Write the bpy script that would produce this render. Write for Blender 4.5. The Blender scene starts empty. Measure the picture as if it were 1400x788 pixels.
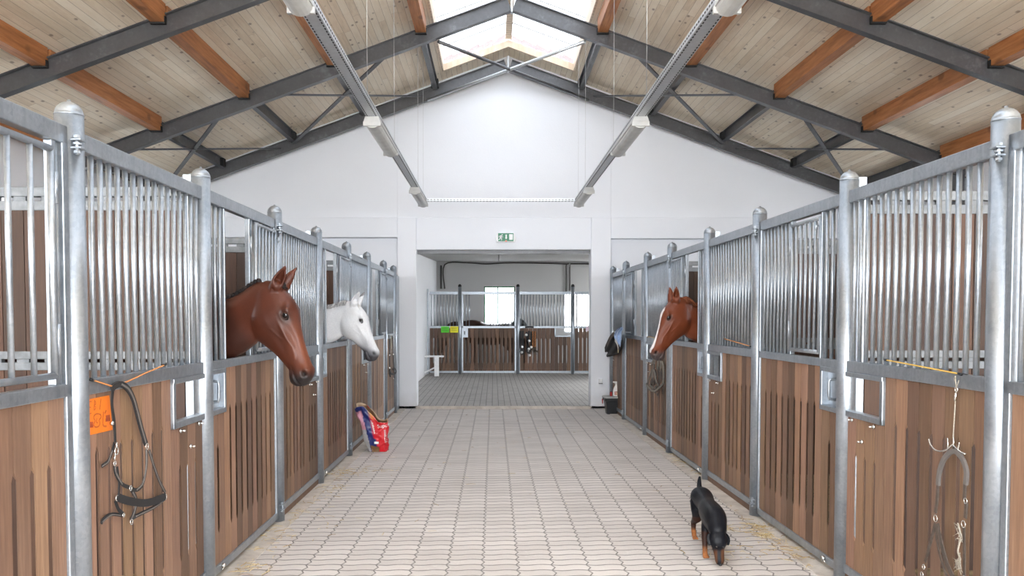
import bpy, bmesh, math, random
import numpy as np
from mathutils import Vector, Matrix, noise
from mathutils.bvhtree import BVHTree
R = random.Random(7)
scn = bpy.context.scene
col = scn.collection
V = Vector

# ------------------------------------------------------------------ camera
FPX, CX, HY, CAMH, PITCH = 1115.0, 674.5, 434.5, 1.585, math.radians(2.1)
CY = HY + FPX * math.tan(PITCH)
cam_d = bpy.data.cameras.new('camera'); cam = bpy.data.objects.new('camera', cam_d); col.objects.link(cam)
cam.location = (0, 0, CAMH); cam.rotation_euler = (math.radians(90) - PITCH, 0, 0)
cam_d.sensor_width = 36; cam_d.lens = FPX * 36 / 1400
cam_d.shift_x = (700 - CX) / 1400; cam_d.shift_y = (CY - 394) / 1400
cam_d.clip_start = 0.05; cam_d.clip_end = 200
scn.camera = cam
FW = V((0, math.cos(PITCH), -math.sin(PITCH))); UP = V((0, math.sin(PITCH), math.cos(PITCH)))
EYE = V((0, 0, CAMH))
def ray(px, py): return FW + V((1, 0, 0)) * ((px - CX) / FPX) + UP * ((CY - py) / FPX)
def atY(px, py, Y): d = ray(px, py); return EYE + d * (Y / d.y)
def onFloor(px, py, z=0.0): d = ray(px, py); return EYE + d * ((z - CAMH) / d.z)
# stall front lines: x = base + k*y
LB, LK, RB, RK = -1.705, 0.00404, 2.162, -0.00897
def onL(px, py, o=0.0): d = ray(px, py); return EYE + d * ((LB + o) / (d.x - LK * d.y))
def onR(px, py, o=0.0): d = ray(px, py); return EYE + d * ((RB - o) / (d.x - RK * d.y))
def lineX(s, y): return LB + LK * y if s < 0 else RB + RK * y      # s=-1 left row, +1 right row
LY = [1.72, 3.283, 4.729, 6.295, 7.744, 9.296, 10.74, 12.30, 13.48]
RY = [1.84, 3.424, 4.885, 6.471, 7.917, 9.509, 10.93, 12.62, 13.89]

# ------------------------------------------------------------------ object helpers
def tag(o, label=None, cat=None, group=None, kind=None):
    if label: o['label'] = label
    if cat: o['category'] = cat
    if group: o['group'] = group
    if kind: o['kind'] = kind
    return o
def empty(name, loc=(0, 0, 0), rz=0.0, label=None, cat=None, group=None):
    o = bpy.data.objects.new(name, None); o.empty_display_size = 0.1
    o.location = loc; o.rotation_euler = (0, 0, rz); col.objects.link(o)
    return tag(o, label, cat, group)
def link(name, me, parent=None):
    o = bpy.data.objects.new(name, me); col.objects.link(o)
    if parent is not None: o.parent = parent
    return o
class MB:
    """collects geometry, then builds ONE mesh object"""
    def __init__(s): s.v = []; s.f = []; s.sm = []; s.c = []; s.col = (1, 1, 1)
    def add(s, vs, fs, smooth=False):
        b = len(s.v); s.v += [tuple(p) for p in vs]; s.c += [s.col] * len(vs)
        for f in fs: s.f.append(tuple(b + i for i in f)); s.sm.append(smooth)
        return s
    def box(s, a, b):
        x0, x1 = sorted((a[0], b[0])); y0, y1 = sorted((a[1], b[1])); z0, z1 = sorted((a[2], b[2]))
        vs = [(x0,y0,z0),(x1,y0,z0),(x1,y1,z0),(x0,y1,z0),(x0,y0,z1),(x1,y0,z1),(x1,y1,z1),(x0,y1,z1)]
        return s.add(vs, [(0,3,2,1),(4,5,6,7),(0,1,5,4),(1,2,6,5),(2,3,7,6),(3,0,4,7)])
    def beam(s, p, q, w, h, up=(0,0,1)):
        p, q = V(p), V(q); t = (q - p).normalized(); sd = t.cross(V(up))
        sd = sd.normalized() if sd.length > 1e-5 else V((1,0,0)); u = sd.cross(t)
        vs = [e + sd*(a*w/2) + u*(b*h/2) for e in (p, q) for a, b in ((-1,-1),(1,-1),(1,1),(-1,1))]
        return s.add(vs, [(0,1,2,3),(7,6,5,4),(0,4,5,1),(1,5,6,2),(2,6,7,3),(3,7,4,0)])
    def tube(s, pts, r, n=8, closed=False, caps=True):
        pts = [V(p) for p in pts]; m = len(pts); rs = r if isinstance(r, (list, tuple)) else [r]*m
        vs = []; nrm = None
        for i, p in enumerate(pts):
            a = pts[(i-1) % m] if (closed or i > 0) else pts[i]; b = pts[(i+1) % m] if (closed or i < m-1) else pts[i]
            t = (b - a).normalized() if (b - a).length > 1e-9 else V((0,0,1))
            if nrm is None:
                nrm = t.orthogonal().normalized()
            nrm = (nrm - t * nrm.dot(t)); nrm = nrm.normalized() if nrm.length > 1e-6 else t.orthogonal().normalized()
            bt = t.cross(nrm)
            for k in range(n):
                th = 2*math.pi*k/n; vs.append(p + (nrm*math.cos(th) + bt*math.sin(th))*rs[i])
        fs = []
        for i in range(m if closed else m-1):
            j = (i+1) % m
            for k in range(n): fs.append((i*n+k, i*n+(k+1)%n, j*n+(k+1)%n, j*n+k))
        if caps and not closed:
            fs.append(tuple(range(n))[::-1]); fs.append(tuple((m-1)*n+k for k in range(n)))
        return s.add(vs, fs, True)
    def lathe(s, prof, c=(0,0,0), n=20, smooth=True):
        vs = []; fs = []
        for r, z in prof:
            for k in range(n):
                th = 2*math.pi*k/n; vs.append((c[0]+r*math.cos(th), c[1]+r*math.sin(th), c[2]+z))
        m = len(prof)
        for i in range(m-1):
            for k in range(n): fs.append((i*n+k, i*n+(k+1)%n, (i+1)*n+(k+1)%n, (i+1)*n+k))
        fs.append(tuple(range(n))[::-1]); fs.append(tuple((m-1)*n+k for k in range(n)))
        return s.add(vs, fs, smooth)
    def prism(s, poly, f0, f1):
        """poly: list of 2-D points; f0/f1 map (a,b) to 3-D on either face"""
        n = len(poly); vs = [f0(*p) for p in poly] + [f1(*p) for p in poly]
        fs = [tuple(range(n))[::-1], tuple(range(n, 2*n))] + [(i, (i+1)%n, n+(i+1)%n, n+i) for i in range(n)]
        return s.add(vs, fs)
    def strap(s, pts, w, th, nrm, res=5, smooth=True):
        pts = smoothpath([V(p) for p in pts], res) if smooth else [V(p) for p in pts]
        nrm = V(nrm).normalized(); vs = []; m = len(pts)
        for i, p in enumerate(pts):
            t = (pts[min(i+1, m-1)] - pts[max(i-1, 0)])
            t = t.normalized() if t.length > 1e-9 else V((0,0,1)); sd = t.cross(nrm)
            sd = sd.normalized() if sd.length > 1e-6 else V((0,1,0)); nn = sd.cross(t)
            vs += [p+sd*w/2+nn*th/2, p-sd*w/2+nn*th/2, p-sd*w/2-nn*th/2, p+sd*w/2-nn*th/2]
        fs = [(3,2,1,0), tuple((m-1)*4+k for k in range(4))]
        for i in range(m-1):
            for k in range(4): fs.append((i*4+k, i*4+(k+1)%4, (i+1)*4+(k+1)%4, (i+1)*4+k))
        return s.add(vs, fs)
    def ball(s, c, r, n=12, m=8, rz=None):
        c = V(c); rr = (r, r, r) if not isinstance(r, (tuple, list)) else r
        prof = [(math.sin(math.pi*i/m), -math.cos(math.pi*i/m)) for i in range(m+1)]
        vs = []; fs = []
        for a, z in prof:
            for k in range(n):
                th = 2*math.pi*k/n; vs.append((c.x+rr[0]*a*math.cos(th), c.y+rr[1]*a*math.sin(th), c.z+rr[2]*z))
        for i in range(m):
            for k in range(n): fs.append((i*n+k, i*n+(k+1)%n, (i+1)*n+(k+1)%n, (i+1)*n+k))
        return s.add(vs, fs, True)
    def ring(s, c, r, th, nrm, n=16):
        c = V(c); nn = V(nrm).normalized(); a = nn.orthogonal().normalized(); b = nn.cross(a)
        return s.tube([c+(a*math.cos(2*math.pi*k/n)+b*math.sin(2*math.pi*k/n))*r for k in range(n)], th, 6, closed=True)
    def mesh(s, name, mat):
        me = bpy.data.meshes.new(name); me.from_pydata(s.v, [], s.f)
        me.polygons.foreach_set('use_smooth', s.sm)
        ca = me.color_attributes.new('Col', 'FLOAT_COLOR', 'POINT')
        ca.data.foreach_set('color', [x for c in s.c for x in (c[0], c[1], c[2], 1.0)])
        if mat: me.materials.append(mat)
        me.validate(); me.update()
        return me
    def build(s, name, mat, parent=None, bevel=0):
        o = link(name, s.mesh(name, mat), parent)
        if bevel:
            md = o.modifiers.new('b', 'BEVEL'); md.width = bevel; md.segments = 2; md.limit_method = 'ANGLE'; md.angle_limit = 0.9
        return o
def smoothpath(P, res=5):
    if len(P) < 3: return P
    out = []
    for i in range(len(P)-1):
        p0 = P[max(i-1,0)]; p1 = P[i]; p2 = P[i+1]; p3 = P[min(i+2, len(P)-1)]
        for k in range(res):
            t = k/res
            out.append(0.5*((2*p1)+(p2-p0)*t+(2*p0-5*p1+4*p2-p3)*t*t+(3*p1-p0-3*p2+p3)*t**3))
    out.append(P[-1]); return out
def interp(tab, s):
    """catmull-like interpolation of (x, y) table"""
    xs = [a for a, _ in tab]; ys = [b for _, b in tab]
    if s <= xs[0]: return ys[0]
    if s >= xs[-1]: return ys[-1]
    i = max(k for k in range(len(xs)) if xs[k] <= s); i = min(i, len(xs)-2)
    h = xs[i+1]-xs[i]; t = (s-xs[i])/h
    def sl(k):
        a = max(k-1, 0); b = min(k+1, len(xs)-1); return (ys[b]-ys[a])/(xs[b]-xs[a])
    m0, m1 = sl(i)*h, sl(i+1)*h
    return (2*t**3-3*t*t+1)*ys[i]+(t**3-2*t*t+t)*m0+(-2*t**3+3*t*t)*ys[i+1]+(t**3-t*t)*m1

# ------------------------------------------------------------------ materials
class NG:
    def __init__(s, name):
        s.m = bpy.data.materials.new(name); s.m.use_nodes = True; s.t = s.m.node_tree; s.t.nodes.clear()
        s.out = s.t.nodes.new('ShaderNodeOutputMaterial')
    def set(s, sock, v):
        if isinstance(v, bpy.types.NodeSocket): s.t.links.new(v, sock)
        elif isinstance(v, bpy.types.Node): s.t.links.new(v.outputs[0], sock)
        else:
            if sock.type == 'RGBA' and len(v) == 3: v = (*v, 1)
            sock.default_value = v
    def n(s, typ, props=None, **ins):
        nd = s.t.nodes.new('ShaderNode'+typ)
        for k, v in (props or {}).items(): setattr(nd, k, v)
        for k, v in ins.items():
            key = int(k[1:]) if k[0] == '_' and k[1:].isdigit() else k.replace('_', ' ')
            s.set(nd.inputs[key], v)
        return nd
    def m_(s, op, a, b=0.0, c=0.0): return s.n('Math', {'operation': op}, _0=a, _1=b, _2=c).outputs[0]
    def mix(s, f, a, b, mode='MIX'):
        nd = s.t.nodes.new('ShaderNodeMix'); nd.data_type = 'RGBA'; nd.blend_type = mode
        s.set(nd.inputs[0], f); s.set(nd.inputs[6], a); s.set(nd.inputs[7], b); return nd.outputs[2]
    def ramp(s, f, stops):
        nd = s.n('ValToRGB', Fac=f); cr = nd.color_ramp
        while len(cr.elements) < len(stops): cr.elements.new(0.5)
        for e, (p, c) in zip(cr.elements, stops): e.position = p; e.color = (*c, 1) if len(c) == 3 else c
        return nd.outputs[0]
    def xyz(s, which='Object'):
        tc = s.n('TexCoord').outputs[which] if which != 'World' else s.n('NewGeometry').outputs['Position']
        sp = s.n('SeparateXYZ', Vector=tc); return tc, sp.outputs[0], sp.outputs[1], sp.outputs[2]
    def noise(s, vec, scale, detail=3, rough=0.5, col=False):
        nd = s.n('TexNoise', Vector=vec, Scale=scale, Detail=detail, Roughness=rough); return nd.outputs[1 if col else 0]
    def bsdf(s, **k):
        nd = s.n('BsdfPrincipled', **k); s.t.links.new(nd.outputs[0], s.out.inputs[0]); return nd
    def bump(s, h, strength=0.3, dist=0.01): return s.n('Bump', Strength=strength, Distance=dist, Height=h).outputs[0]
def flat(name, c, rough=0.5, metal=0.0, var=0.06, scale=25, **k):
    g = NG(name); tc, x, y, z = g.xyz(); nz = g.noise(tc, scale, 3)
    cc = g.ramp(nz, [(0.3, tuple(a*(1-var) for a in c)), (0.7, tuple(min(1, a*(1+var)) for a in c))])
    g.bsdf(Base_Color=cc, Roughness=rough, Metallic=metal, **k); return g.m
def attr_mat(name, rough=0.5, scale=60, var=0.12, bump=0.0, bscale=200, metal=0.0, stretch=(1,1,1), **k):
    g = NG(name); tc, x, y, z = g.xyz(); mp = g.n('Mapping', Vector=tc, Scale=stretch)
    nz = g.noise(mp, scale, 4, 0.6)
    at = g.n('Attribute', {'attribute_name': 'Col'}).outputs['Color']
    f = g.ramp(nz, [(0.25, (1-var,)*3), (0.75, (1+var,)*3)])
    c = g.mix(1.0, at, f, 'MULTIPLY'); kw = dict(k)
    if bump: kw['Normal'] = g.bump(g.noise(mp, bscale, 2), bump, 0.002)
    g.bsdf(Base_Color=c, Roughness=rough, Metallic=metal, **kw); return g.m

M = {}
# galvanised steel: spangled zinc
g = NG('galvanised'); tc, x, y, z = g.xyz('World')
vo = g.n('TexVoronoi', Vector=tc, Scale=70.0); nz = g.noise(tc, 9, 4); n2 = g.noise(tc, 160, 2)
mp = g.n('Mapping', Vector=tc, Scale=(30, 30, 2.2)); st = g.noise(mp, 1.5, 3)
f = g.m_('ADD', g.m_('MULTIPLY', vo.outputs['Color'], 0.22), g.m_('ADD', g.m_('MULTIPLY', nz, 0.5), g.m_('MULTIPLY', st, 0.4)))
cc = g.ramp(f, [(0.3, (0.275, 0.31, 0.35)), (0.75, (0.45, 0.485, 0.525))])
sp = g.ramp(n2, [(0.70, (1, 1, 1)), (0.80, (0.72, 0.74, 0.76))]); cc = g.mix(1.0, cc, sp, 'MULTIPLY')
rg = g.m_('ADD', 0.24, g.m_('MULTIPLY', f, 0.22))
g.bsdf(Base_Color=cc, Metallic=0.78, Roughness=rg, Normal=g.bump(g.noise(tc, 45, 3), 0.12, 0.003)); M['galv'] = g.m
M['galv_dull'] = flat('dull_zinc', (0.22, 0.235, 0.25), 0.55, 0.5, var=0.2, scale=20)  # darker, duller zinc so the partition rails reflect less of the gate
# white plaster
def plaster(name, c, sc=1.0):
    g = NG(name); tc, x, y, z = g.xyz('World'); a = g.noise(tc, 0.9, 4); b = g.noise(tc, 55, 4)
    cc = g.ramp(a, [(0.3, tuple(q*0.96 for q in c)), (0.75, c)])
    dirt = g.ramp(g.m_('ADD', z, g.m_('MULTIPLY', g.noise(tc, 6, 4), 0.35)), [(0.10, (0.82, 0.80, 0.78)), (0.5, (1, 1, 1))])
    cc = g.mix(1.0, cc, dirt, 'MULTIPLY')
    spk = g.ramp(g.noise(tc, 14, 5, 0.7), [(0.22, (0.86, 0.85, 0.84)), (0.30, (1, 1, 1))]); cc = g.mix(1.0, cc, spk, 'MULTIPLY')
    g.bsdf(Base_Color=cc, Roughness=0.85, Normal=g.bump(b, 0.35, 0.004)); return g.m
M['white'] = plaster('white_plaster', (0.83, 0.845, 0.885))
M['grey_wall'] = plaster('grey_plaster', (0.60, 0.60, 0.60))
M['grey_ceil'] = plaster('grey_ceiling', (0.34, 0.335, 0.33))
# brown hardwood planks, tone per plank from the mesh attribute
g = NG('plank_wood'); tc, x, y, z = g.xyz('World'); mp = g.n('Mapping', Vector=tc, Scale=(60, 60, 3.0))
gr = g.noise(mp, 1.2, 5, 0.65); at = g.n('Attribute', {'attribute_name': 'Col'}).outputs['Color']
cc = g.ramp(gr, [(0.25, (0.120, 0.060, 0.034)), (0.55, (0.205, 0.112, 0.067)), (0.85, (0.310, 0.186, 0.118))])
big = g.noise(g.n('Mapping', Vector=tc, Scale=(3, 3, 0.9)), 2.0, 3); cc = g.mix(g.m_('MULTIPLY', big, 0.30), cc, (0.34, 0.23, 0.16))
cc = g.mix(1.0, cc, at, 'MULTIPLY')
g.bsdf(Base_Color=cc, Roughness=0.55, Normal=g.bump(gr, 0.25, 0.003)); M['plank'] = g.m
# paving: wavy interlocking stones
def paving(name, PX, PY, x0, A, B, base, dark):
    g = NG(name); tc, x, y, z = g.xyz('World')
    v = g.m_('DIVIDE', y, PY)
    tri = g.m_('ABSOLUTE', g.m_('SUBTRACT', g.m_('FRACT', v), 0.5))
    u = g.m_('ADD', g.m_('DIVIDE', g.m_('SUBTRACT', x, x0), PX), g.m_('MULTIPLY', g.m_('SUBTRACT', tri, 0.25), A))
    v2 = g.m_('ADD', v, g.m_('MULTIPLY', g.m_('SINE', g.m_('MULTIPLY', u, 2*math.pi*1.0)), B))
    w = g.m_('MULTIPLY', g.m_('SUBTRACT', g.noise(tc, 40, 2), 0.5), 0.05)
    fu = g.m_('FRACT', u); fv = g.m_('FRACT', g.m_('ADD', v2, w))
    du = g.m_('MULTIPLY', g.m_('MINIMUM', fu, g.m_('SUBTRACT', 1.0, fu)), PX)
    dv = g.m_('MULTIPLY', g.m_('MINIMUM', fv, g.m_('SUBTRACT', 1.0, fv)), PY)
    d = g.m_('MINIMUM', g.m_('MULTIPLY', du, 0.85), g.m_('MULTIPLY', dv, 0.55))
    cell = g.n('CombineXYZ', X=g.m_('FLOOR', u), Y=g.m_('FLOOR', v2), Z=0.0)
    wn = g.n('TexWhiteNoise', {'noise_dimensions': '3D'}, Vector=cell).outputs['Value']
    n1 = g.noise(tc, 1.1, 4, 0.6); n2 = g.noise(tc, 90, 3, 0.7)
    f = g.m_('ADD', g.m_('MULTIPLY', wn, 0.20), g.m_('ADD', g.m_('MULTIPLY', n1, 0.62), g.m_('MULTIPLY', n2, 0.42)))
    cc = g.ramp(f, [(0.25, dark), (0.85, base)])
    # lime and dust stains with their own shape
    st = g.ramp(g.noise(tc, 2.6, 6, 0.72), [(0.54, (0, 0, 0)), (0.70, (1, 1, 1))])
    fine = g.ramp(g.noise(tc, 38, 4, 0.7), [(0.50, (0, 0, 0)), (0.62, (1, 1, 1))])
    cc = g.mix(g.m_('MULTIPLY', g.m_('MULTIPLY', st, fine), 0.55), cc, (0.86, 0.83, 0.80))
    dst = g.ramp(g.noise(tc, 120, 2, 0.7), [(0.68, (0, 0, 0)), (0.75, (1, 1, 1))])
    cc = g.mix(g.m_('MULTIPLY', dst, 0.35), cc, (0.86, 0.82, 0.76))
    j = g.n('MapRange', {'interpolation_type': 'SMOOTHSTEP'}, Value=d, From_Min=0.0018, From_Max=0.0062).outputs[0]
    cc = g.mix(j, tuple(q*0.45 for q in dark), cc)
    hgt = g.m_('ADD', j, g.m_('MULTIPLY', n2, 0.25))
    g.bsdf(Base_Color=cc, Roughness=0.72, Normal=g.bump(hgt, 0.5, 0.004)); return g.m
M['paving'] = paving('interlocking_paving', 0.2245, 0.1125, -0.068, 0.20, 0.085, (0.74, 0.695, 0.66), (0.50, 0.46, 0.43))
M['paving2'] = paving('block_paving', 0.11, 0.22, -0.02, 0.0, 0.0, (0.44, 0.42, 0.40), (0.30, 0.285, 0.27))
g = NG('kerb_concrete'); tc, x, y, z = g.xyz('World'); a = g.noise(tc, 5, 6, 0.7); b = g.noise(tc, 80, 3)
cc = g.ramp(a, [(0.3, (0.42, 0.37, 0.32)), (0.7, (0.72, 0.66, 0.59))])
g.bsdf(Base_Color=cc, Roughness=0.85, Normal=g.bump(g.m_('ADD', a, g.m_('MULTIPLY', b, .3)), 0.5, 0.006)); M['kerb'] = g.m
# pine boards of the roof lining: run along Y
g = NG('pine_boards'); tc, x, y, z = g.xyz('World')
u = g.m_('DIVIDE', x, 0.088); row = g.m_('FLOOR', u)
off = g.n('TexWhiteNoise', {'noise_dimensions': '1D'}, W=row).outputs['Value']
w = g.m_('ADD', g.m_('DIVIDE', y, 2.7), g.m_('MULTIPLY', off, 1.0))
cell = g.n('CombineXYZ', X=row, Y=g.m_('FLOOR', w), Z=3.0)
wn = g.n('TexWhiteNoise', {'noise_dimensions': '3D'}, Vector=cell).outputs['Value']
fu = g.m_('FRACT', u); du = g.m_('MULTIPLY', g.m_('MINIMUM', fu, g.m_('SUBTRACT', 1.0, fu)), 0.098)
fw = g.m_('FRACT', w); dw = g.m_('MULTIPLY', g.m_('MINIMUM', fw, g.m_('SUBTRACT', 1.0, fw)), 2.7)
mp = g.n('Mapping', Vector=g.n('CombineXYZ', X=x, Y=y, Z=g.m_('MULTIPLY', wn, 20.0)), Scale=(14, 1.4, 1))
gr = g.noise(mp, 2.2, 5, 0.62)
f = g.m_('ADD', g.m_('MULTIPLY', gr, 0.75), g.m_('MULTIPLY', wn, 0.40))
cc = g.ramp(f, [(0.25, (0.74, 0.60, 0.44)), (0.50, (0.88, 0.75, 0.58)), (0.85, (0.95, 0.85, 0.70))])
kv = g.n('TexVoronoi', Vector=g.n('Mapping', Vector=tc, Scale=(8.0, 4.2, 0.001)), Scale=1.0, Randomness=1.0)
kn = g.ramp(kv.outputs['Distance'], [(0.08, (1, 1, 1)), (0.17, (0, 0, 0))]); cc = g.mix(g.m_('MULTIPLY', kn, 0.62), cc, (0.15, 0.07, 0.03))
stain = g.ramp(g.noise(tc, 1.7, 5, 0.7), [(0.62, (0, 0, 0)), (0.80, (1, 1, 1))]); cc = g.mix(g.m_('MULTIPLY', stain, 0.35), cc, (0.24, 0.16, 0.10))
j = g.n('MapRange', Value=g.m_('MINIMUM', du, g.m_('MULTIPLY', dw, 1.0)), From_Min=0.0006, From_Max=0.0028).outputs[0]
cc = g.mix(j, (0.36, 0.26, 0.17), cc)
g.bsdf(Base_Color=cc, Roughness=0.6, Normal=g.bump(j, 0.3, 0.004)); M['pine'] = g.m
g = NG('purlin_wood'); tc, x, y, z = g.xyz('World'); gr = g.noise(g.n('Mapping', Vector=tc, Scale=(14, 1.0, 14)), 2.0, 5, 0.6)
cc = g.ramp(gr, [(0.25, (0.22, 0.075, 0.022)), (0.5, (0.40, 0.155, 0.05)), (0.8, (0.56, 0.25, 0.10))])
kv = g.n('TexVoronoi', Vector=g.n('Mapping', Vector=tc, Scale=(3, 2.2, 3)), Scale=1.0)
kn = g.ramp(kv.outputs['Distance'], [(0.10, (1, 1, 1)), (0.18, (0, 0, 0))]); cc = g.mix(g.m_('MULTIPLY', kn, 0.6), cc, (0.12, 0.04, 0.015))
g.bsdf(Base_Color=cc, Roughness=0.55); M['purlin'] = g.m
g = NG('curb_wood'); tc, x, y, z = g.xyz('World'); u = g.m_('DIVIDE', y, 0.10)
fu = g.m_('FRACT', u); j = g.ramp(g.m_('MINIMUM', fu, g.m_('SUBTRACT', 1.0, fu)), [(0.01, (0.2, 0.14, 0.1)), (0.05, (1, 1, 1))])
cc = g.mix(1.0, g.ramp(g.noise(g.n('Mapping', Vector=tc, Scale=(8, 8, 2)), 2, 4), [(0.3, (0.60, 0.46, 0.33)), (0.7, (0.76, 0.63, 0.49))]), j, 'MULTIPLY')
g.bsdf(Base_Color=cc, Roughness=0.6); M['curb'] = g.m
g = NG('painted_steel'); tc, x, y, z = g.xyz('World'); a = g.noise(tc, 2.5, 5, 0.65); b = g.noise(tc, 30, 3)
cc = g.ramp(g.m_('ADD', g.m_('MULTIPLY', a, .7), g.m_('MULTIPLY', b, .3)), [(0.3, (0.055, 0.054, 0.056)), (0.55, (0.085, 0.086, 0.092)), (0.72, (0.17, 0.175, 0.19))])
g.bsdf(Base_Color=cc, Roughness=0.36, Metallic=0.3, Specular_IOR_Level=0.85); M['steel'] = g.m
M['black_gap'] = flat('black_bracket', (0.012, 0.012, 0.013), 0.7)
M['tray'] = flat('zinc_tray', (0.55, 0.57, 0.59), 0.4, 0.7)
M['tray_white'] = flat('lamp_housing', (0.42, 0.42, 0.41), 0.5)
M['diffuser'] = flat('dusty_diffuser', (0.50, 0.505, 0.49), 0.35, var=0.12, scale=9)
M['wire'] = flat('wire', (0.6, 0.6, 0.6), 0.4, 0.6)
M['white_paint'] = flat('white_paint', (0.82, 0.82, 0.82), 0.4)
M['dark_metal'] = flat('dark_bolt', (0.10, 0.095, 0.09), 0.45, 0.8)
M['chrome'] = flat('bright_metal', (0.75, 0.74, 0.70), 0.2, 1.0)
M['black_web'] = flat('black_webbing', (0.018, 0.017, 0.018), 0.7)
M['grey_web'] = flat('grey_piping', (0.14, 0.125, 0.115), 0.8)
M['brown_web'] = flat('worn_leather', (0.085, 0.065, 0.052), 0.75, var=0.3, scale=60)
M['rope'] = flat('pale_rope', (0.42, 0.38, 0.31), 0.9, var=0.3, scale=200)
M['rope_grey'] = flat('grey_webbing', (0.20, 0.18, 0.15), 0.9, var=0.3, scale=120)
M['bungee_o'] = flat('orange_cord', (0.62, 0.27, 0.09), 0.7, var=0.2, scale=300)
M['bungee_y'] = flat('yellow_cord', (0.66, 0.42, 0.09), 0.7, var=0.25, scale=300)
M['orange'] = flat('orange_paper', (0.90, 0.21, 0.015), 0.6, var=0.06, scale=12)
M['orange_ink'] = flat('faded_ink', (0.50, 0.10, 0.015), 0.7, var=0.3, scale=60)
M['red_ink'] = flat('brown_ink', (0.36, 0.06, 0.015), 0.7, var=0.3, scale=60)
M['green_paper'] = flat('green_paper', (0.10, 0.62, 0.03), 0.6)
M['yellow_paper'] = flat('yellow_paper', (0.80, 0.75, 0.02), 0.6)
M['faint_ink'] = flat('faint_ink', (0.06, 0.34, 0.03), 0.7)
M['faint_ink2'] = flat('faint_ink_yellow', (0.45, 0.40, 0.03), 0.7)
M['pink_paper'] = flat('pale_paper', (0.75, 0.60, 0.68), 0.6)
M['exit_green'] = flat('sign_green', (0.0, 0.17, 0.075), 0.35)
M['exit_white'] = flat('sign_white', (0.85, 0.87, 0.86), 0.4)
M['red'] = flat('red_plastic', (0.45, 0.02, 0.02), 0.35)
M['lamp_red'] = flat('sign_lamp', (0.9, 0.22, 0.15), 0.3)
M['black_plastic'] = flat('black_plastic', (0.012, 0.013, 0.015), 0.4)
M['grey_plastic'] = flat('grey_lid', (0.36, 0.36, 0.35), 0.5)
M['bottle'] = flat('bottle_plastic', (0.80, 0.79, 0.77), 0.3)
M['bottle_label'] = flat('bottle_label', (0.55, 0.28, 0.24), 0.5, var=0.4, scale=70)
M['label_yellow'] = flat('label_yellow', (0.72, 0.63, 0.34), 0.5)
M['jacket'] = flat('black_cloth', (0.016, 0.013, 0.013), 0.8, var=0.3, scale=20)
M['jacket_lining'] = flat('brown_lining', (0.07, 0.05, 0.042), 0.8)
M['towel'] = flat('pale_blue_cloth', (0.48, 0.60, 0.80), 0.9, var=0.15, scale=60)
M['cream_cloth'] = flat('cream_cloth', (0.62, 0.58, 0.54), 0.9)
M['bedding'] = flat('bedding', (0.20, 0.15, 0.085), 0.95, var=0.4, scale=14)
M['straw'] = attr_mat('straw', 0.8, 60, 0.2)
M['coat'] = attr_mat('horse_coat', 0.42, 180, 0.15, bump=0.18, bscale=320, Specular_IOR_Level=0.34)
M['greycoat'] = attr_mat('grey_horse_coat', 0.6, 90, 0.10, bump=0.15, bscale=240)
M['dogcoat'] = attr_mat('dog_coat', 0.42, 160, 0.15, bump=0.35, bscale=300, Specular_IOR_Level=0.18)
M['hair'] = attr_mat('hair', 0.7, 120, 0.3, Specular_IOR_Level=0.2)
M['bag'] = attr_mat('feed_bag_foil', 0.33, 40, 0.06)
g = NG('horse_eye'); g.bsdf(Base_Color=(0.008, 0.005, 0.004), Roughness=0.08, Coat_Weight=0.6); M['eye'] = g.m
for nm, tc_ in (('glazing', (0.96, 0.98, 1.0)), ('roof_glazing', (0.47, 0.48, 0.495))):
    g = NG(nm); tr = g.n('BsdfTransparent', Color=tc_); gl = g.n('BsdfGlossy', Roughness=0.05, Color=(0.9, 0.9, 0.9)); tl = g.n('BsdfTranslucent', Color=tuple(.9*q for q in tc_))
    m1 = g.n('MixShader', _0=0.06, _1=tr, _2=gl); m2 = g.n('MixShader', _0=0.12, _1=m1.outputs[0], _2=tl)
    g.t.links.new(m2.outputs[0], g.out.inputs[0]); M[nm] = g.m
M['tile'] = flat('red_roof_tile', (0.22, 0.018, 0.012), 0.7)
M['window_green'] = flat('green_frame', (0.03, 0.16, 0.07), 0.5)
M['bounce_ground'] = flat('pale_bounce_ground', (0.84, 0.81, 0.77), 0.9, var=0.05, scale=3)  # very pale so the unseen ground outside bounces light upward
# ------------------------------------------------------------------ setting
XC, TAN = 0.25, 0.364
ZLOW = 5.737                      # underside of the rafters at the ridge
ZB = ZLOW + 0.213 + 0.12          # underside of the roof boards at the ridge
HALF = 6.2
def roofz(x): return ZB - TAN*abs(x-XC)
def struct(name, mb, mat, bevel=0): return tag(mb.build(name, M[mat], None, bevel), kind='structure')
struct('floor', MB().box((XC-HALF, -4, -0.2), (XC+HALF, 14.12, 0)), 'paving')
struct('floor_beyond', MB().box((-6, 14.12, -0.2), (7, 27.2, 0.045)), 'paving2')
b = MB(); b.box((-1.34, 14.09, -0.1), (1.70, 14.13, 0.05)); struct('trim_1', b, 'kerb')
for nm, s in (('trim_2', -1), ('trim_3', 1)):      # concrete strips the stall fronts stand on
    b = MB(); N = 40; y0, y1 = -4.0, 14.1
    for i in range(N):
        a0 = y0+(y1-y0)*i/N; a1 = y0+(y1-y0)*(i+1)/N - 0.004
        xa, xb = lineX(s, a0), lineX(s, a1); j0, j1 = R.uniform(-.006, .006), R.uniform(-.006, .006)
        oo, ii = -s*0.13, s*0.06
        vs = [(xa+oo+j0, a0, 0), (xb+oo+j1, a1, 0), (xb+ii, a1, 0), (xa+ii, a0, 0)]
        b.add(vs + [(p[0], p[1], 0.007) for p in vs], [(0,3,2,1),(4,5,6,7),(0,1,5,4),(1,2,6,5),(2,3,7,6),(3,0,4,7)])
    struct(nm, b, 'kerb')
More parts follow.
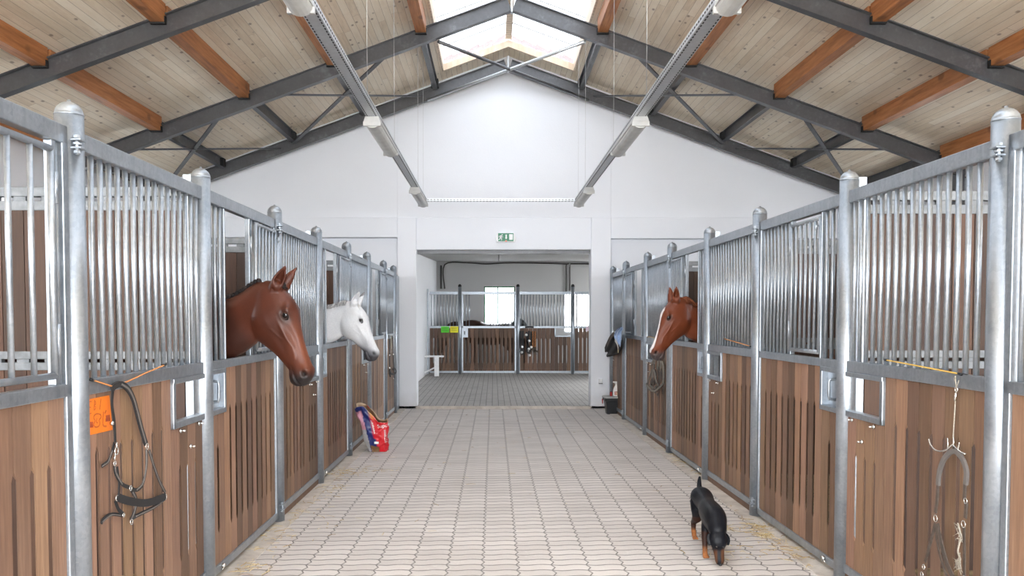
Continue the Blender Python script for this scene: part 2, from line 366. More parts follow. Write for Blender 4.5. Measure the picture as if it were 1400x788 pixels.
# gable wall with the wide opening
YG = 14.12
def gz(x): return roofz(x) + 0.05
b = MB()
def slab(b, x0, x1, z0, z1, y0, y1=14.46): b.box((x0, y0, z0), (x1, y1, z1))
xl, xr = -1.33, 1.69
def gable(b, xs, z0, y0, y1=14.46):
    poly = [(xs[0], z0), (xs[-1], z0)] + [(x, gz(x)) for x in reversed(xs)]
    b.prism(poly, lambda x, z: (x, y0, z), lambda x, z: (x, y1, z))
gable(b, [XC-HALF-.1, -1.655], 3.31, YG+.06); gable(b, [-1.655, XC, 2.03], 3.31, YG+.035); gable(b, [2.03, XC+HALF+.1], 3.31, YG+.06)
slab(b, xl, xr, 2.76, 3.31, YG+.03)                              # lintel
slab(b, -1.655, xl, 0, 3.31, YG); slab(b, xr, 2.03, 0, 3.31, YG)   # pillars
slab(b, XC-HALF-.1, -1.655, 2.97, 3.31, YG); slab(b, 2.03, XC+HALF+.1, 2.95, 3.31, YG)
slab(b, XC-HALF-.1, -1.655, 0, 2.97, YG+.17); slab(b, 2.03, XC+HALF+.1, 0, 2.95, YG+.17)
struct('wall_back', b, 'white', 0.008)
b = MB(); b.box((xl-.2, 14.3, 2.70), (xr+.2, 14.46, 2.763)); struct('trim_4', b, 'steel')
# outer side walls; unseen windows behind the boxes added to let in daylight
BOXC = [0.0, 3.2, 6.3, 9.3, 12.2]
for nm, s in (('wall_left', -1), ('wall_right', 1)):
    x0 = XC+s*HALF; x1 = x0+s*.25; top = roofz(x0)+.02; b = MB(); cur = -3.0
    b.box((x0, -3, 0), (x1, 14.46, 2.2)); b.box((x0, -3, 3.1), (x1, 14.46, top))
    for c in BOXC:
        b.box((x0, cur, 2.2), (x1, c-.7, 3.1)); cur = c+.7
    b.box((x0, cur, 2.2), (x1, 14.46, 3.1)); struct(nm, b, 'white')
k = 2
for s in (-1, 1):
    x0 = XC+s*(HALF+.1)
    for c in BOXC:
        w = empty('window_%d' % k, (x0, c, 2.2)); tag(w, kind='structure'); k += 1
        f = MB()
        for z in (0.02, .45, .88): f.box((-.03, -.7, z-.025), (.03, .7, z+.025))
        for yy in (-.68, 0, .68): f.box((-.03, yy-.025, 0), (.03, yy+.025, .9))
        f.build('window_frame', M['white_paint'], w)
        MB().box((-.004, -.7, 0), (.004, .7, .9)).build('window_pane', M['glazing'], w)
# roof lining with the ridge skylight
SKY0, SKY1, SW = -3.0, 13.64, 1.10
b = MB()
def slopebox(b, xa, xb, y0, y1, z0=0.0, z1=0.06):
    vs = []
    for yy in (y0, y1):
        for x, dz in ((xa, z0), (xb, z0), (xb, z1), (xa, z1)): vs.append((x, yy, roofz(x)+dz))
    b.add(vs, [(0,1,2,3),(7,6,5,4),(0,4,5,1),(1,5,6,2),(2,6,7,3),(3,7,4,0)])
for s in (-1, 1):
    slopebox(b, XC+s*SW, XC+s*(HALF+.7), -3.0, 14.6, 0, .16); slopebox(b, XC, XC+s*SW, SKY1, 14.6, 0, .05)
struct('ceiling', b, 'pine')
b = MB()
for s in (-1, 1):
    slopebox(b, XC+s*(SW-.03), XC+s*(SW-.002), -3.0, SKY1-.002, -.02, .17)
    slopebox(b, XC, XC+s*(SW-.03), SKY1-.03, SKY1-.002, -.02, .09)
struct('trim_5', b, 'curb')
w = empty('window_1', (XC, SKY1, ZB), 0); tag(w, kind='structure')
gl = MB(); fr = MB()
def rel(x, y, z): return (x-XC, y-SKY1, z-ZB)
for s in (-1, 1):
    p = [(XC, roofz(XC)+.19), (XC+s*(SW+.1), roofz(XC+s*(SW+.1))+.19)]
    vs = [rel(x, y, z+d) for y in (SKY0, 14.2) for x, z in p for d in (0, .006)]
    gl.add(vs, [(0,1,3,2),(4,6,7,5),(0,2,6,4),(1,5,7,3),(0,4,5,1),(2,3,7,6)])
    yy = SKY1 - .62
    while yy > 4:
        fr.beam(rel(XC, yy, roofz(XC)+.175), rel(XC+s*SW, yy, roofz(XC+s*SW)+.175), .014, .014); yy -= .62
fr.build('glazing_bar', M['tray_white'], w); gl.build('window_pane', M['roof_glazing'], w)
rb = MB(); rb.box((-.05, SKY0-SKY1, .10), (.05, -.03, .18)); rb.build('ridge_bar', M['curb'], w)
b = MB()      # roof tiles along the verge outside the end of the skylight
for s in (-1, 1):
    for i in range(5):
        xa = XC+s*(.02+i*.235); xb = xa+s*.27
        b.beam((xa, 14.45, roofz(xa)+.445), (xb, 14.45, roofz(xb)+.395), .05, .07)
struct('trim_6', b, 'tile')
# room beyond the opening
b = MB(); b.box((-2.1, 14.46, 0), (-1.81, 26, 3.6)); struct('wall_far_left', b, 'white')
b = MB(); b.box((4.6, 14.46, 0), (4.9, 16.6, 3.6)); b.box((4.6, 19.4, 0), (4.9, 23.2, 3.6)); b.box((4.6, 25.0, 0), (4.9, 26, 3.6)); b.box((4.6, 16.6, 2.6), (4.9, 25.0, 3.6)); b.box((4.6, 23.2, 0), (4.9, 25.0, 1.5)); struct('wall_far_right', b, 'grey_wall')  # unseen openings added in this wall to light the far room
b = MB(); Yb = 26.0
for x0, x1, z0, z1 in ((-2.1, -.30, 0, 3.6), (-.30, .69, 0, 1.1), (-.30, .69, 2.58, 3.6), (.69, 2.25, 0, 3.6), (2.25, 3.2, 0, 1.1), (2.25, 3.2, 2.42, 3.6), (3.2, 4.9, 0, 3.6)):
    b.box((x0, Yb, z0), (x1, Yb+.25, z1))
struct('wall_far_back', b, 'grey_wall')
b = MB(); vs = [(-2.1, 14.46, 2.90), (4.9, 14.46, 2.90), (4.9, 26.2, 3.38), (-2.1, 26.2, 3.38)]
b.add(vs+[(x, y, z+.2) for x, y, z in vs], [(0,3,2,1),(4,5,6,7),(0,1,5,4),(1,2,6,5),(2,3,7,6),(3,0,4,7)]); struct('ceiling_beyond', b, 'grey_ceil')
for nm, x0, x1, z0, z1, mt in (('window_20', -.30, .69, 1.1, 2.58, 'window_green'), ('window_21', 2.25, 3.2, 1.1, 2.42, 'white_paint')):
    w = empty(nm, (x0, Yb+.1, z0)); tag(w, kind='structure'); W, H = x1-x0, z1-z0
    f = MB()
    for xx in (.02, W*.45, W-.02): f.box((xx-.02, -.03, 0), (xx+.02, .03, H))
    for zz in (.02, H-.02): f.box((0, -.03, zz-.02), (W, .03, zz+.02))
    f.build('window_frame', M[mt], w); MB().box((0, -.003, 0), (W, .003, H)).build('window_pane', M['glazing'], w)
# pale unseen ground outside, added to bounce daylight up into the stable
struct('ground', MB().box((-40, -30, -.4), (40, 70, -.21)), 'bounce_ground')
# wall behind the camera with a wide unseen opening added to brighten the ceiling
b = MB(); gable(b, [XC-HALF-.1, XC, XC+HALF+.1], 3.8, -3.2, -3.0)
slab(b, XC-HALF-.1, XC-5, 0, 3.8, -3.2, -3.0); slab(b, XC+5, XC+HALF+.1, 0, 3.8, -3.2, -3.0); struct('wall_front', b, 'white')

# ------------------------------------------------------------------ steel frames, purlins, bracing
FY = [8.38, 11.22, 13.92]
flab = ['dark steel portal frame nearest the camera, its rafters crossing the top corners',
        'middle steel portal frame crossing under the skylight, second from the gable wall',
        'steel portal frame standing right against the white gable wall']
def ibeam(b, p, q, w, h, tf=.011, tw=.008):
    up = V((0, 0, 1)); t = (V(q)-V(p)).normalized(); sd = t.cross(V((0,1,0))).normalized(); sd = -sd if sd.z < 0 else sd
    # sd is the in-plane normal (points up); beam axis in the XZ plane
    for o in (tf/2, h-tf/2): b.beam(V(p)+sd*o, V(q)+sd*o, w, tf, up=sd)
    b.beam(V(p)+sd*h/2, V(q)+sd*h/2, tw, h-tf, up=sd)
for Y, lb in zip(FY, flab):
    fr = empty('portal_frame', (XC, Y, ZLOW), 0, lb, 'steel beam', 'steel portal frames of the roof')
    for s in (-1, 1):
        b = MB(); ibeam(b, (0, 0, 0), (s*(HALF-.02), 0, -TAN*(HALF-.02)), .10, .20); b.build('rafter', M['steel'], fr)
    MB().box((-.012, -.055, -.02), (.012, .055, .25)).build('ridge_plate', M['tray'], fr)
    for s in (-1, 1):
        b = MB(); xx = s*(HALF-.12); b.box((xx-.08, -.05, -ZLOW+.0), (xx+.08, .05, -TAN*abs(xx))); b.build('column', M['steel'], fr)
nth = {1.23: 'beside the skylight', 2.43: 'second out from the skylight', 3.63: 'third out from the skylight', 4.83: 'fourth out from the skylight', 6.0: 'lowest, near the eaves'}
for s, side in ((-1, 'left'), (1, 'right')):
    for xo, wh in nth.items():
        if xo == 6.0 : xo2 = 5.9
        else: xo2 = xo
        x = XC+s*xo2; zt = roofz(x)+ (.0)
        for y0, y1, near in ((5.58, FY[0]-.02, 'bay nearest the camera'), (FY[0]+.03, FY[1]-.02, 'middle bay')):
            p = empty('roof_purlin', (x, y0, zt-.22), 0, 'orange wooden purlin on the %s slope, %s, %s' % (side, wh, near), 'wooden beam', 'orange wooden roof purlins')
            b = MB(); b.box((-.07, 0, .03), (.07, y1-y0, .225)); b.build('timber', M['purlin'], p, .004)
            MB().box((-.078, y1-y0-.05, .015), (.078, y1-y0-.004, .09)).build('bracket', M['black_gap'], p)
        p = MB(); y0, y1 = FY[1]+.05, FY[2]-.05
        o = MB(); ox = -.05
        o.box((-.04, 0, 0), (.04, y1-y0, .01)); o.box((-.04, 0, .15), (.04, y1-y0, .16)); o.box((-.005, 0, 0), (.005, y1-y0, .16))
        pp = empty('steel_purlin', (x, y0, zt-.20), 0, 'dark steel purlin in the bay against the gable, %s slope, %s' % (side, wh), 'steel beam', 'steel purlins by the gable')
        o.build('steel_section', M['steel'], pp)
        MB().box((-.06, y1-y0-.11, .02), (.06, y1-y0+.02, .15)).build('bracket', M['black_gap'], pp)
def zr(x): return ZLOW + .10 - TAN*abs(x-XC)
def brace(label, rods):
    c = rods[0][0]; e = empty('cross_brace', (c[0], c[1], zr(c[0])), 0, label, 'steel brace', 'crossed steel braces of the roof')
    for (xa, ya), (xb, yb) in rods:
        b = MB(); P = V((xa, ya, zr(xa))) - e.location; Q = V((xb, yb, zr(xb)))-e.location
        if abs(xa-XC) < 1.5 : P.z -= .05; Q.z -= .05
        if (xa-XC)*(xb-XC) < 0: b.tube([P, Q], .022, 8); b.build('rod', M['tray'] if xa > xb else M['steel'], e)
        else: b.beam(P, Q, .055, .022, up=(0, 0, 1)); b.build('rod', M['steel'], e)
y0, y1 = FY[1]+.06, FY[2]-.06
for s, side in ((-1, 'left'), (1, 'right')):
    brace('crossed steel braces on the %s slope just below the skylight' % side, [((XC+s*1.64, y0), (XC+s*3.62, y1)), ((XC+s*3.3, y0), (XC+s*1.45, y1))])
    brace('crossed steel braces on the %s slope near the eaves' % side, [((XC+s*3.96, y0), (XC+s*5.85, y1)), ((XC+s*5.35, y0), (XC+s*3.85, y1))])
e = empty('cross_brace', (XC, y0, ZLOW-.1), 0, 'crossed tubular braces hanging under the end of the skylight', 'steel brace')
for s in (-1, 1):
    b = MB(); P = V((s*1.0, 0, -.364*1.0+.08)); Q = V((-s*1.35, y1-y0, -.364*1.35+.10))
    mid = (P+Q)/2; mid.z = min(P.z, Q.z)+.12
    b.tube([P, Q], .024, 8); b.build('rod', M['steel'] if s < 0 else M['tray'], e)

# ------------------------------------------------------------------ lamp trays
def tray(name, p, q, label, w=.10, h=.045):
    p, q = V(p), V(q); L = (q-p).length; e = empty(name, p, 0, label, 'cable tray'); d = (q-p).normalized()
    b = MB(); sd = d.cross(V((0, 0, 1))).normalized()
    b.beam((0,0,0), q-p, w, .003)
    for s in (-1, 1): b.beam(sd*s*w/2+V((0,0,h/2)), q-p+sd*s*w/2+V((0,0,h/2)), .003, h)
    for s in (-1, 1): b.beam(sd*s*(w/2-.008)+V((0,0,h)), q-p+sd*s*(w/2-.008)+V((0,0,h)), .018, .003)
    b.build('tray', M['tray'], e)
    n = int(L/.05); hb = MB()
    for i in range(n):
        c = d*(i+.5)*.05
        for s in (-1, 1):
            cc = c+sd*s*(w/2-.012); hb.beam(cc-d*.012-V((0,0,.0025)), cc+d*.012-V((0,0,.0025)), .008, .003)
            cc = c+sd*s*(w/2+.002)+V((0,0,h*.5)); hb.beam(cc-d*.012, cc+d*.012, .003, .01)
    hb.build('slot_row', M['black_gap'], e)
    return e, d, L
ZT = 3.36; TXL, TXR = -1.07, 1.30; YT = 12.55
tl_, _, _ = tray('lamp_tray', (TXL, 2.2, ZT), (TXL, YT, ZT), 'long perforated metal tray carrying the left row of lamps')
tr_, _, _ = tray('lamp_tray', (TXR, 2.2, ZT), (TXR, YT, ZT), 'long perforated metal tray carrying the right row of lamps')
tc_, _, _ = tray('cross_tray', (TXL, YT-.03, ZT+.0), (TXR, YT-.03, ZT+.0), 'short perforated tray spanning between the two lamp rows near the gable', .06, .04)
for root, x in ((tl_, TXL), (tr_, TXR)):
    wx = [(x, 7.0), (x, 8.9), (x+.03*(1 if x < 0 else -1), 11.35), (x, YT)]
    for xx, yy in wx:
        b = MB(); top = roofz(xx)-.02
        b.tube([(xx-x, yy-2.2, .0), (xx-x, yy-2.2, top-ZT)], .002, 5); b.build('hanger_wire', M['wire'], root)
def lamp(x, yfar, label):
    L = 1.35; e = empty('strip_lamp', (x, yfar-L, ZT-.105), 0, label, 'ceiling lamp', 'strip lamps along the two trays')
    b = MB(); b.prism([(-.075, .055), (.075, .055), (.06, .105), (-.06, .105)], lambda a, z: (a, 0, z), lambda a, z: (a, L, z)); b.build('housing', M['tray_white'], e, .005)
    b = MB(); poly = [(-.068, .055)] + [(.068*math.cos(math.pi+math.pi*i/8)*1.0, .055+.052*math.sin(math.pi+math.pi*i/8)**1) for i in range(1, 8)] + [(.068, .055)]
    b.prism(poly, lambda a, z: (a, .015, z), lambda a, z: (a, L-.015, z)); b.build('diffuser', M['diffuser'], e, .004)
    for yy in (.0, L-.03):
        MB().box((-.078, yy, .02), (.078, yy+.03, .06)).build('end_cap', M['tray_white'], e, .004)
    for yy in (.25, L-.3):
        b = MB(); b.box((-.05, yy, .10), (-.045, yy+.03, .125)); b.box((.045, yy, .10), (.05, yy+.03, .125)); b.build('clip', M['wire'], e)
for x, side in ((TXL, 'left'), (TXR, 'right')):
    lamp(x, 12.5, 'small looking strip lamp at the far end of the %s tray, by the gable' % side)
    lamp(x, 8.60, 'strip lamp under the middle of the %s tray' % side)
    lamp(x, 4.62, 'strip lamp cut by the top edge of the picture on the %s tray' % side)

# ------------------------------------------------------------------ stall posts
def post(x, y, T, label, hinge=False, stub=0, s=1, r=.0545):
    e = empty('stall_post', (x, y, 0), 0, label, 'post', 'domed steel posts of the stall fronts')
    b = MB(); prof = [(r, 0.0)] + [(r, T-r-.006)] + [(r*math.cos(a), T-r-.006+r*math.sin(a)*.98) for a in [math.pi/2*i/7 for i in range(8)][:-1]] + [(.008, T-.008), (.007, T), (.001, T+.001)]
    b.lathe(prof, n=28); b.build('pole', M['galv'], e)
    b = MB(); b.tube([(0, 0, T-r-.008), (0, 0, T-r-.004)], r+.0012, 28); b.build('cap_seam', M['galv'], e)
    if stub:
        b = MB(); b.box((stub*.045, -.025, 0), (stub*.095, .025, T-.045)); b.build('wall_profile', M['galv'], e, .003)
    if hinge:
        for z in (2.262, .115):
            h = MB(); ox = -s*.050; sy = hinge
            h.box((ox-s*.02, sy*.005, z-.012), (ox+s*.02, sy*.055, z-.004)); h.box((ox-s*.02, sy*.005, z+.020), (ox+s*.02, sy*.055, z+.028))
            hh = h.build('hinge_lug', M['galv'], e, .002)
            q = MB(); q.tube([(ox, sy*.04, z-.035), (ox, sy*.04, z+.045)], .008, 8); q.lathe([(.014, 0), (.014, .012)], (ox, sy*.04, z+.03), 6, False); q.lathe([(.014, 0), (.014, .010)], (ox, sy*.04, z-.03), 6, False)
            q.lathe([(.018, 0), (.018, .008)], (ox, sy*.04, z+.004), 10, False)
            q.build('hinge_bolt', M['galv'], e)
    return e
T = 2.452
llab = [None, 'thick domed steel post left of the orange paper sign', 'domed steel post just in front of the brown horse with dark mane',
        'domed steel post directly behind the head of the dark bay horse', 'domed steel post just in front of the neck of the white horse',
        'domed steel post directly behind the head of the white horse', 'domed steel post beside the sliver of black horse',
        'domed steel post behind the colourful feed bag, last but one of the left row', 'last domed steel post of the left row, against the white pillar']
rlab = [None, 'thick domed steel post right of the halter on the hook rack, nearest on the right', 'domed steel post by the feed hatch right of the dog, with bolts beside it',
        'domed steel post straight behind the dog, hinge bolt at its foot', 'domed steel post just in front of the neck of the chestnut horse with white blaze',
        'domed steel post directly behind the head of the chestnut horse', 'domed steel post left of the chestnut horse, above the bundle of grey halters',
        'domed steel post beside the pale blue towel', 'last domed steel post of the right row, against the white pillar']
for s, ys, lab in ((-1, LY, llab), (1, RY, rlab)):
    for i in range(1, 9):
        odd = i % 2 == 1
        post(lineX(s, ys[i]), ys[i], T+(.012 if s > 0 else 0), lab[i], hinge=(-1 if odd else 0), stub=(s if not odd else 0), s=s)

# ------------------------------------------------------------------ planks, bars, stall fronts
def planks(b, mp, a0, a1, z0, z1, slot=None, th=.018, pitch=.112, rnd=R, skip=0.0):
    n = max(1, round((a1-a0)/pitch)); w = (a1-a0)/n
    for i in range(n):
        u0, u1 = a0+i*w+.0022, a0+(i+1)*w-.0022
        t = rnd.choice([.62, .78, .9, 1.0, 1.1, 1.25, 1.42])*rnd.uniform(.93, 1.07); b.col = (t, t*rnd.uniform(.96, 1.03), t*rnd.uniform(.92, 1.05))
        poly = [(u0, z0), (u1, z0)]
        k = .0135
        if slot and i < n-1: poly += [(u1, slot[0]), (u1-k, slot[0]+.03), (u1-k, slot[1]-.035), (u1, slot[1])]
        poly += [(u1, z1), (u0, z1)]
        if slot and i > 0: poly += [(u0, slot[1]), (u0+k, slot[1]-.035), (u0+k, slot[0]+.03), (u0, slot[0])]
        um = (u0+u1)/2; bk = .026 if slot else .002
        def back(a, z):      # edges undercut towards the box side, shaped so the slots look dark
            if z > z0+.001 and z < z1-.001 and slot: a = a + (bk if a < um else -bk)*(1 if abs(a-u0) > .005 and abs(a-u1) > .005 else .25)
            return mp(a, -th/2, z)
        b.prism(poly, back, lambda a, z: mp(a, th/2, z))
    b.col = (1, 1, 1)
_bar = {}
def bar_mesh(h, r=.0125):
    k = (round(h, 3), r)
    if k not in _bar: _bar[k] = MB().tube([(0, 0, 0), (0, 0, h)], r, 10).mesh('bar', M['galv'])
    return _bar[k]
def bar(parent, p, h, r=.0125):
    o = link('bar', bar_mesh(h, r), parent); o.location = p; return o
ZR0, ZR1, ZM0, ZM1 = 2.262, 2.335, 1.265, 1.325
def front(s, ya, yb, kind, label, flap=None, door_gap=0.0, bolts=True, flaprange=None, plain=False, hatch=True, endwall=False):
    """one panel of the stall front between posts at ya < yb.  local: y = along, x = -s*outward"""
    xa, xb = lineX(s, ya), lineX(s, yb); th = -math.atan2(xb-xa, yb-ya); L = math.hypot(xb-xa, yb-ya)
    e = empty('hinged_stall_gate' if kind == 'door' else 'barred_fence', (xa, ya, 0), th, label, 'stall door' if kind == 'door' else 'stall fence', ('stall doors' if kind == 'door' else 'fixed stall fronts')+(' of the left row' if s < 0 else ' of the right row'))
    P = lambda a, o, z: (-s*o, a, z)
    a0, a1 = .046, L-.046; rr = .022
    z_mid = (ZM0+.008, ZM1) if kind == 'door' else (ZM0, ZM1+.004)
    if kind == 'door': a0, a1 = .054, L-.056
    if endwall: a1 = L-.05
    f = MB()
    f.box(P(a0, -rr, ZR0), P(a1, rr, ZR1)); f.box(P(a0, -rr, z_mid[0]), P(a1, rr, z_mid[1]))
    zb = .035 if kind == 'door' else .06
    f.box(P(a0, -rr, zb), P(a1, rr, zb+.05))
    if kind != 'door': f.box(P(a0-.006, -.018, zb), P(a0+.006, .018, ZR1-.004)); f.box(P(a1-.006, -.018, zb), P(a1+.006, .018, ZR1-.004))
    if kind == 'door':
        f.box(P(a0, -rr, zb), P(a0+.04, rr, ZM0+.01)) if not hatch else None
        f.box(P(a1-.04, -rr, zb), P(a1, rr, ZR1)); f.box(P(a0, -rr*.8, ZR0-.9), P(a0+.028, rr*.8, ZR0))
        if hatch: f.box(P(a0, -rr, zb), P(a0+.03, rr, 1.0))
    f.build('frame', M['galv'], e, .004)
    # plank filling
    b = MB(); pz0 = zb+.05; pz1 = z_mid[0]
    slot = (.27, 1.04); hz = 1.0
    A0, A1 = a0, a1
    if kind == 'door': A0 += .03; A1 -= .04
    if hatch:
        if kind == 'door':
            hw = .33; planks(b, P, A0, hw, pz0, hz, (.27, .82)); planks(b, P, hw, A1, pz0, pz1, slot)
        else:
            hw = L-.50; planks(b, P, A0, hw, pz0, pz1, slot); planks(b, P, hw, A1, pz0, hz, (.27, .80))
    else: planks(b, P, A0, A1, pz0, pz1, slot)
    if kind != 'door': b.col = (.8, .8, .8); b.box(P(a0, -.012, .008), P(a1, .012, zb))
    b.build('plank_panel', M['plank'], e)
    h = ZR0-ZM1
    def bars(x0, x1, n, z=ZM1, hh=h, parent=e, o=0.0, r=.0125):
        for i in range(n):
            a = x0+(x1-x0)*(i+.5)/n; bar(parent, P(a, o, z), hh, r)
    if kind == 'fixed':
        n = round((a1-a0)/.0805); bars(a0, a1, n)
        if hatch:
            w0, w1 = L-.50, L-.05; q = MB(); k = .035
            q.box(P(w0, -.024, hz), P(w1, .026, hz+k)); q.box(P(w0, -.024, hz), P(w0+k, .026, ZM0)); q.box(P(w0, -.02, ZM0-.028), P(w1, .03, ZM0))
            q.build('feed_hatch_frame', M['galv'], e, .004)
            if bolts:
                for ba, bz in ((L-.12, .985), (L-.39, .98), (L-.25, .875)):
                    q = MB(); q.tube([P(ba, .012, bz), P(ba, .020, bz)], .012, 10); q.tube([P(ba, .018, bz), P(ba, .042, bz)], .005, 8); q.build('bolt', M['chrome'], e)
    else:
        f0, f1 = flaprange or (.36, .86)
        f1 = min(f1, L-.12)
        bars(a0+.028, f0-.012, 3 if flaprange is None else max(1, int((f0-a0)/.08)))
        k = f1+.018; bars(k+.014, a1-.04, max(1, round((a1-.04-k)/.08)))
        for q0, q1 in ((f0-.012, f0+.006), (f1+.004, f1+.034)): MB().box(P(q0, -.016, ZM1), P(q1, .016, ZR0)).build('opening_upright', M['galv'], e, .003)
        # hinged flap in front of the neck opening
        closed = flap != 'open'
        z0, z1 = 1.362, 2.225; w = f1-f0-.012; fo = .014 if closed else .050
        t = MB(); fa = (lambda u: P(f1-u, fo, 0)) if closed else (lambda u: P(f1+.03+u, fo, 0))
        def at(u, z): p = fa(u); return (p[0], p[1], z)
        t.tube([at(.0, z0), at(.0, z1)], .014, 10); t.tube([at(w, z0), at(w, z1)], .014, 10)
        t.tube([at(0, z0), at(w, z0)], .014, 10); t.tube([at(0, z1), at(w, z1)], .014, 10)
        fp = t.build('flap', M['galv'], e)
        nb = 6
        for i in range(1, nb):
            o = bar(fp, at(w*i/nb, z0), z1-z0, .011)
        for z in (1.50, 2.08): MB().tube([P(f1+.012, .024, z-.06), P(f1+.012, .024, z+.06)], .011, 8).build('flap_hinge', M['galv'], e)
        q = MB(); p = at(w, z1-.05); q.tube([(p[0]-s*.012, p[1], p[2]), (p[0]-s*.03, p[1], p[2]), (p[0]-s*.03, p[1], p[2]-.03)], .007, 8); q.build('flap_catch', M['galv'], fp)
        if hatch:
            q = MB(); k = .032; w0, w1 = a0, .33
            q.box(P(w0, -.024, hz), P(w1, .026, hz+k)); q.box(P(w1-k, -.024, hz), P(w1, .026, ZM0)); q.box(P(w0, -.024, ZM0-.02), P(w1, .026, ZM0+.01))
            q.build('latch_frame', M['galv'], e, .004)
            q = MB(); q.box(P(w0, -.022, hz+k), P(w1-k, -.014, ZM0-.02)); q.build('latch_plate', M['galv'], e)
            q = MB(); c = .165; pts = [(c, -.014, 1.075), (c, .030, 1.08), (c, .034, 1.10), (c, .034, 1.18), (c, .030, 1.20), (c, -.014, 1.205)]
            q.tube([P(*p) for p in pts], .009, 8); q.build('latch_handle', M['galv'], e)
        q = MB(); q.tube([P(.22, rr, zb+.03), P(.22, rr+.02, zb+.03)], .014, 10); q.tube([P(.22, rr+.018, zb+.03), P(.17, rr+.018, zb+.02)], .006, 6); q.build('foot_bolt', M['chrome'], e)
    return e, P, L
LP = [('door', 'steel and plank stall door at the left picture edge, flap closed', None), ('fixed', 'barred plank panel with the orange paper sign', None),
      ('door', 'stall door with the brown horse with dark mane looking out', 'open'), ('fixed', 'barred plank panel right behind the muzzle of the brown horse', None),
      ('door', 'stall door with the white horse looking out', 'open'), ('fixed', 'narrow looking barred plank panel behind the muzzle of the white horse', None),
      ('door', 'stall door behind the feed bag with a sliver of black horse in its opening', 'open'), ('fixed', 'last barred plank panel on the left, a bridle hanging on it', None)]
RP = [('door', 'stall door at the right picture edge, only its stile and a strip of planks showing', None), ('fixed', 'barred plank panel with the halter hanging from a hook rack', None),
      ('door', 'closed stall door with shut barred flap behind the dog', None), ('fixed', 'barred plank panel with three bolts and an orange cord, behind the dog\'s tail', None),
      ('door', 'stall door with the chestnut horse looking out', 'open'), ('fixed', 'barred plank panel with the grey halters hanging, by the chestnut muzzle', None),
      ('door', 'stall door with open flap between the towel and the grey halters', 'open'), ('fixed', 'last barred plank panel on the right, behind the black plastic tub', None)]
for s, ys, pl in ((-1, LY, LP), (1, RY, RP)):
    for i, (kind, lb, fl) in enumerate(pl):
        fr_ = None
        if i == 0 and s < 0: fr_ = (.55, 1.395)
        front(s, ys[i], ys[i+1], kind, lb, fl, flaprange=fr_, hatch=not (i == 7 and s < 0))
# flat steel upright between the last post and the wall
for s, ys, lb in ((-1, LY, 'flat steel upright filling the gap between last left post and wall'), (1, RY, 'flat steel upright filling the gap between last right post and wall')):
    y = ys[-1]+.06; e = empty('end_upright', (lineX(s, y), y, 0), 0, lb, 'steel upright')
    MB().box((-.02, 0, 0), (.02, YG+.165-y, 2.30)).build('plate', M['galv'], e, .003)
    MB().box((-.03, YG+.10-y, 0), (.03, YG+.165-y, 2.33)).build('wall_channel', M['galv'], e, .003)

# bedding on the box floors and plank lining along the outer walls
for s, side in ((-1, 'left'), (1, 'right')):
    b = MB(); N = 34; xo = XC+s*(HALF-.08)
    xi = [lineX(s, -2.8+16.9*i/N)+s*.10 for i in range(N+1)]
    M_ = 14; vs = []
    for i in range(N+1):
        y = -2.8+16.85*i/N
        for j in range(M_+1): x = xi[i]+(xo-xi[i])*j/M_; vs.append((x, y, .02+.05*noise.noise(V((x*1.7, y*1.7, 0)))**2*3 + (.03 if 0 < j < M_ else 0)))
    b.add(vs, [(i*(M_+1)+j, i*(M_+1)+j+1, (i+1)*(M_+1)+j+1, (i+1)*(M_+1)+j) for i in range(N) for j in range(M_)], True)
    o = struct('bedding_'+side, b, 'bedding'); o['kind'] = 'stuff'; tag(o, 'brown straw bedding covering the box floors behind the %s stall fronts' % side, 'bedding')
    e = empty('plank_lining', (XC+s*(HALF-.03), -2.8, 0), 0, 'dark plank lining along the outer wall behind the %s boxes' % side, 'plank lining')
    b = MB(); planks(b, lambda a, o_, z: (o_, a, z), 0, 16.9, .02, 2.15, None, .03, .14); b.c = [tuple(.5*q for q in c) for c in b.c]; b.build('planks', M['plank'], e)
# partitions between the boxes
def partition(name, s, x0, y, depth, label):
    e = empty(name, (x0, y, 0), 0, label, 'stall partition', 'plank partitions between the boxes')
    P = lambda a, o, z: (s*a, o, z)
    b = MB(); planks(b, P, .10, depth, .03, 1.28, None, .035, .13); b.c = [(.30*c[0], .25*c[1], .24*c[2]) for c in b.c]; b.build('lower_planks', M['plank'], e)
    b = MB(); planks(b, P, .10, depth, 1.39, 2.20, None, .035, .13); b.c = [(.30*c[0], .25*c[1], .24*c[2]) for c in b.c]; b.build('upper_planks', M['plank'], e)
    b = MB()
    for z0, z1 in ((1.28, 1.325), (1.345, 1.39), (2.20, 2.255), (2.28, 2.335)): b.box(P(.09, -.025, z0), P(depth, .025, z1))
    b.box(P(depth-.05, -.025, 0), P(depth, .025, 2.33)); b.build('rails', M['galv_dull'], e, .003)
    b = MB()
    for a in np.arange(.2, depth, .16): b.box(P(a, -.018, 2.255), P(a+.07, .018, 2.28)); b.box(P(a, -.018, 1.325), P(a+.07, .018, 1.345))
    b.build('spacer', M['galv_dull'], e)
    return e
plab = {(-1, 2): 'brown plank partition behind the nearest left bars, before the dark bay horse', (-1, 4): 'brown plank partition seen through the opening behind the bay horse\'s neck', (-1, 6): 'brown plank partition seen through the opening above the white horse\'s neck',
        (1, 2): 'brown plank partition behind the nearest bars on the right', (1, 4): 'plank partition behind the closed barred flap on the right', (1, 6): 'brown plank partition seen through the opening above the chestnut horse\'s neck'}
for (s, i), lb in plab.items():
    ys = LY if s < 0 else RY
    partition('stall_partition', s, lineX(s, ys[i])+s*.0, ys[i], 4.15 if s < 0 else 3.95, lb)

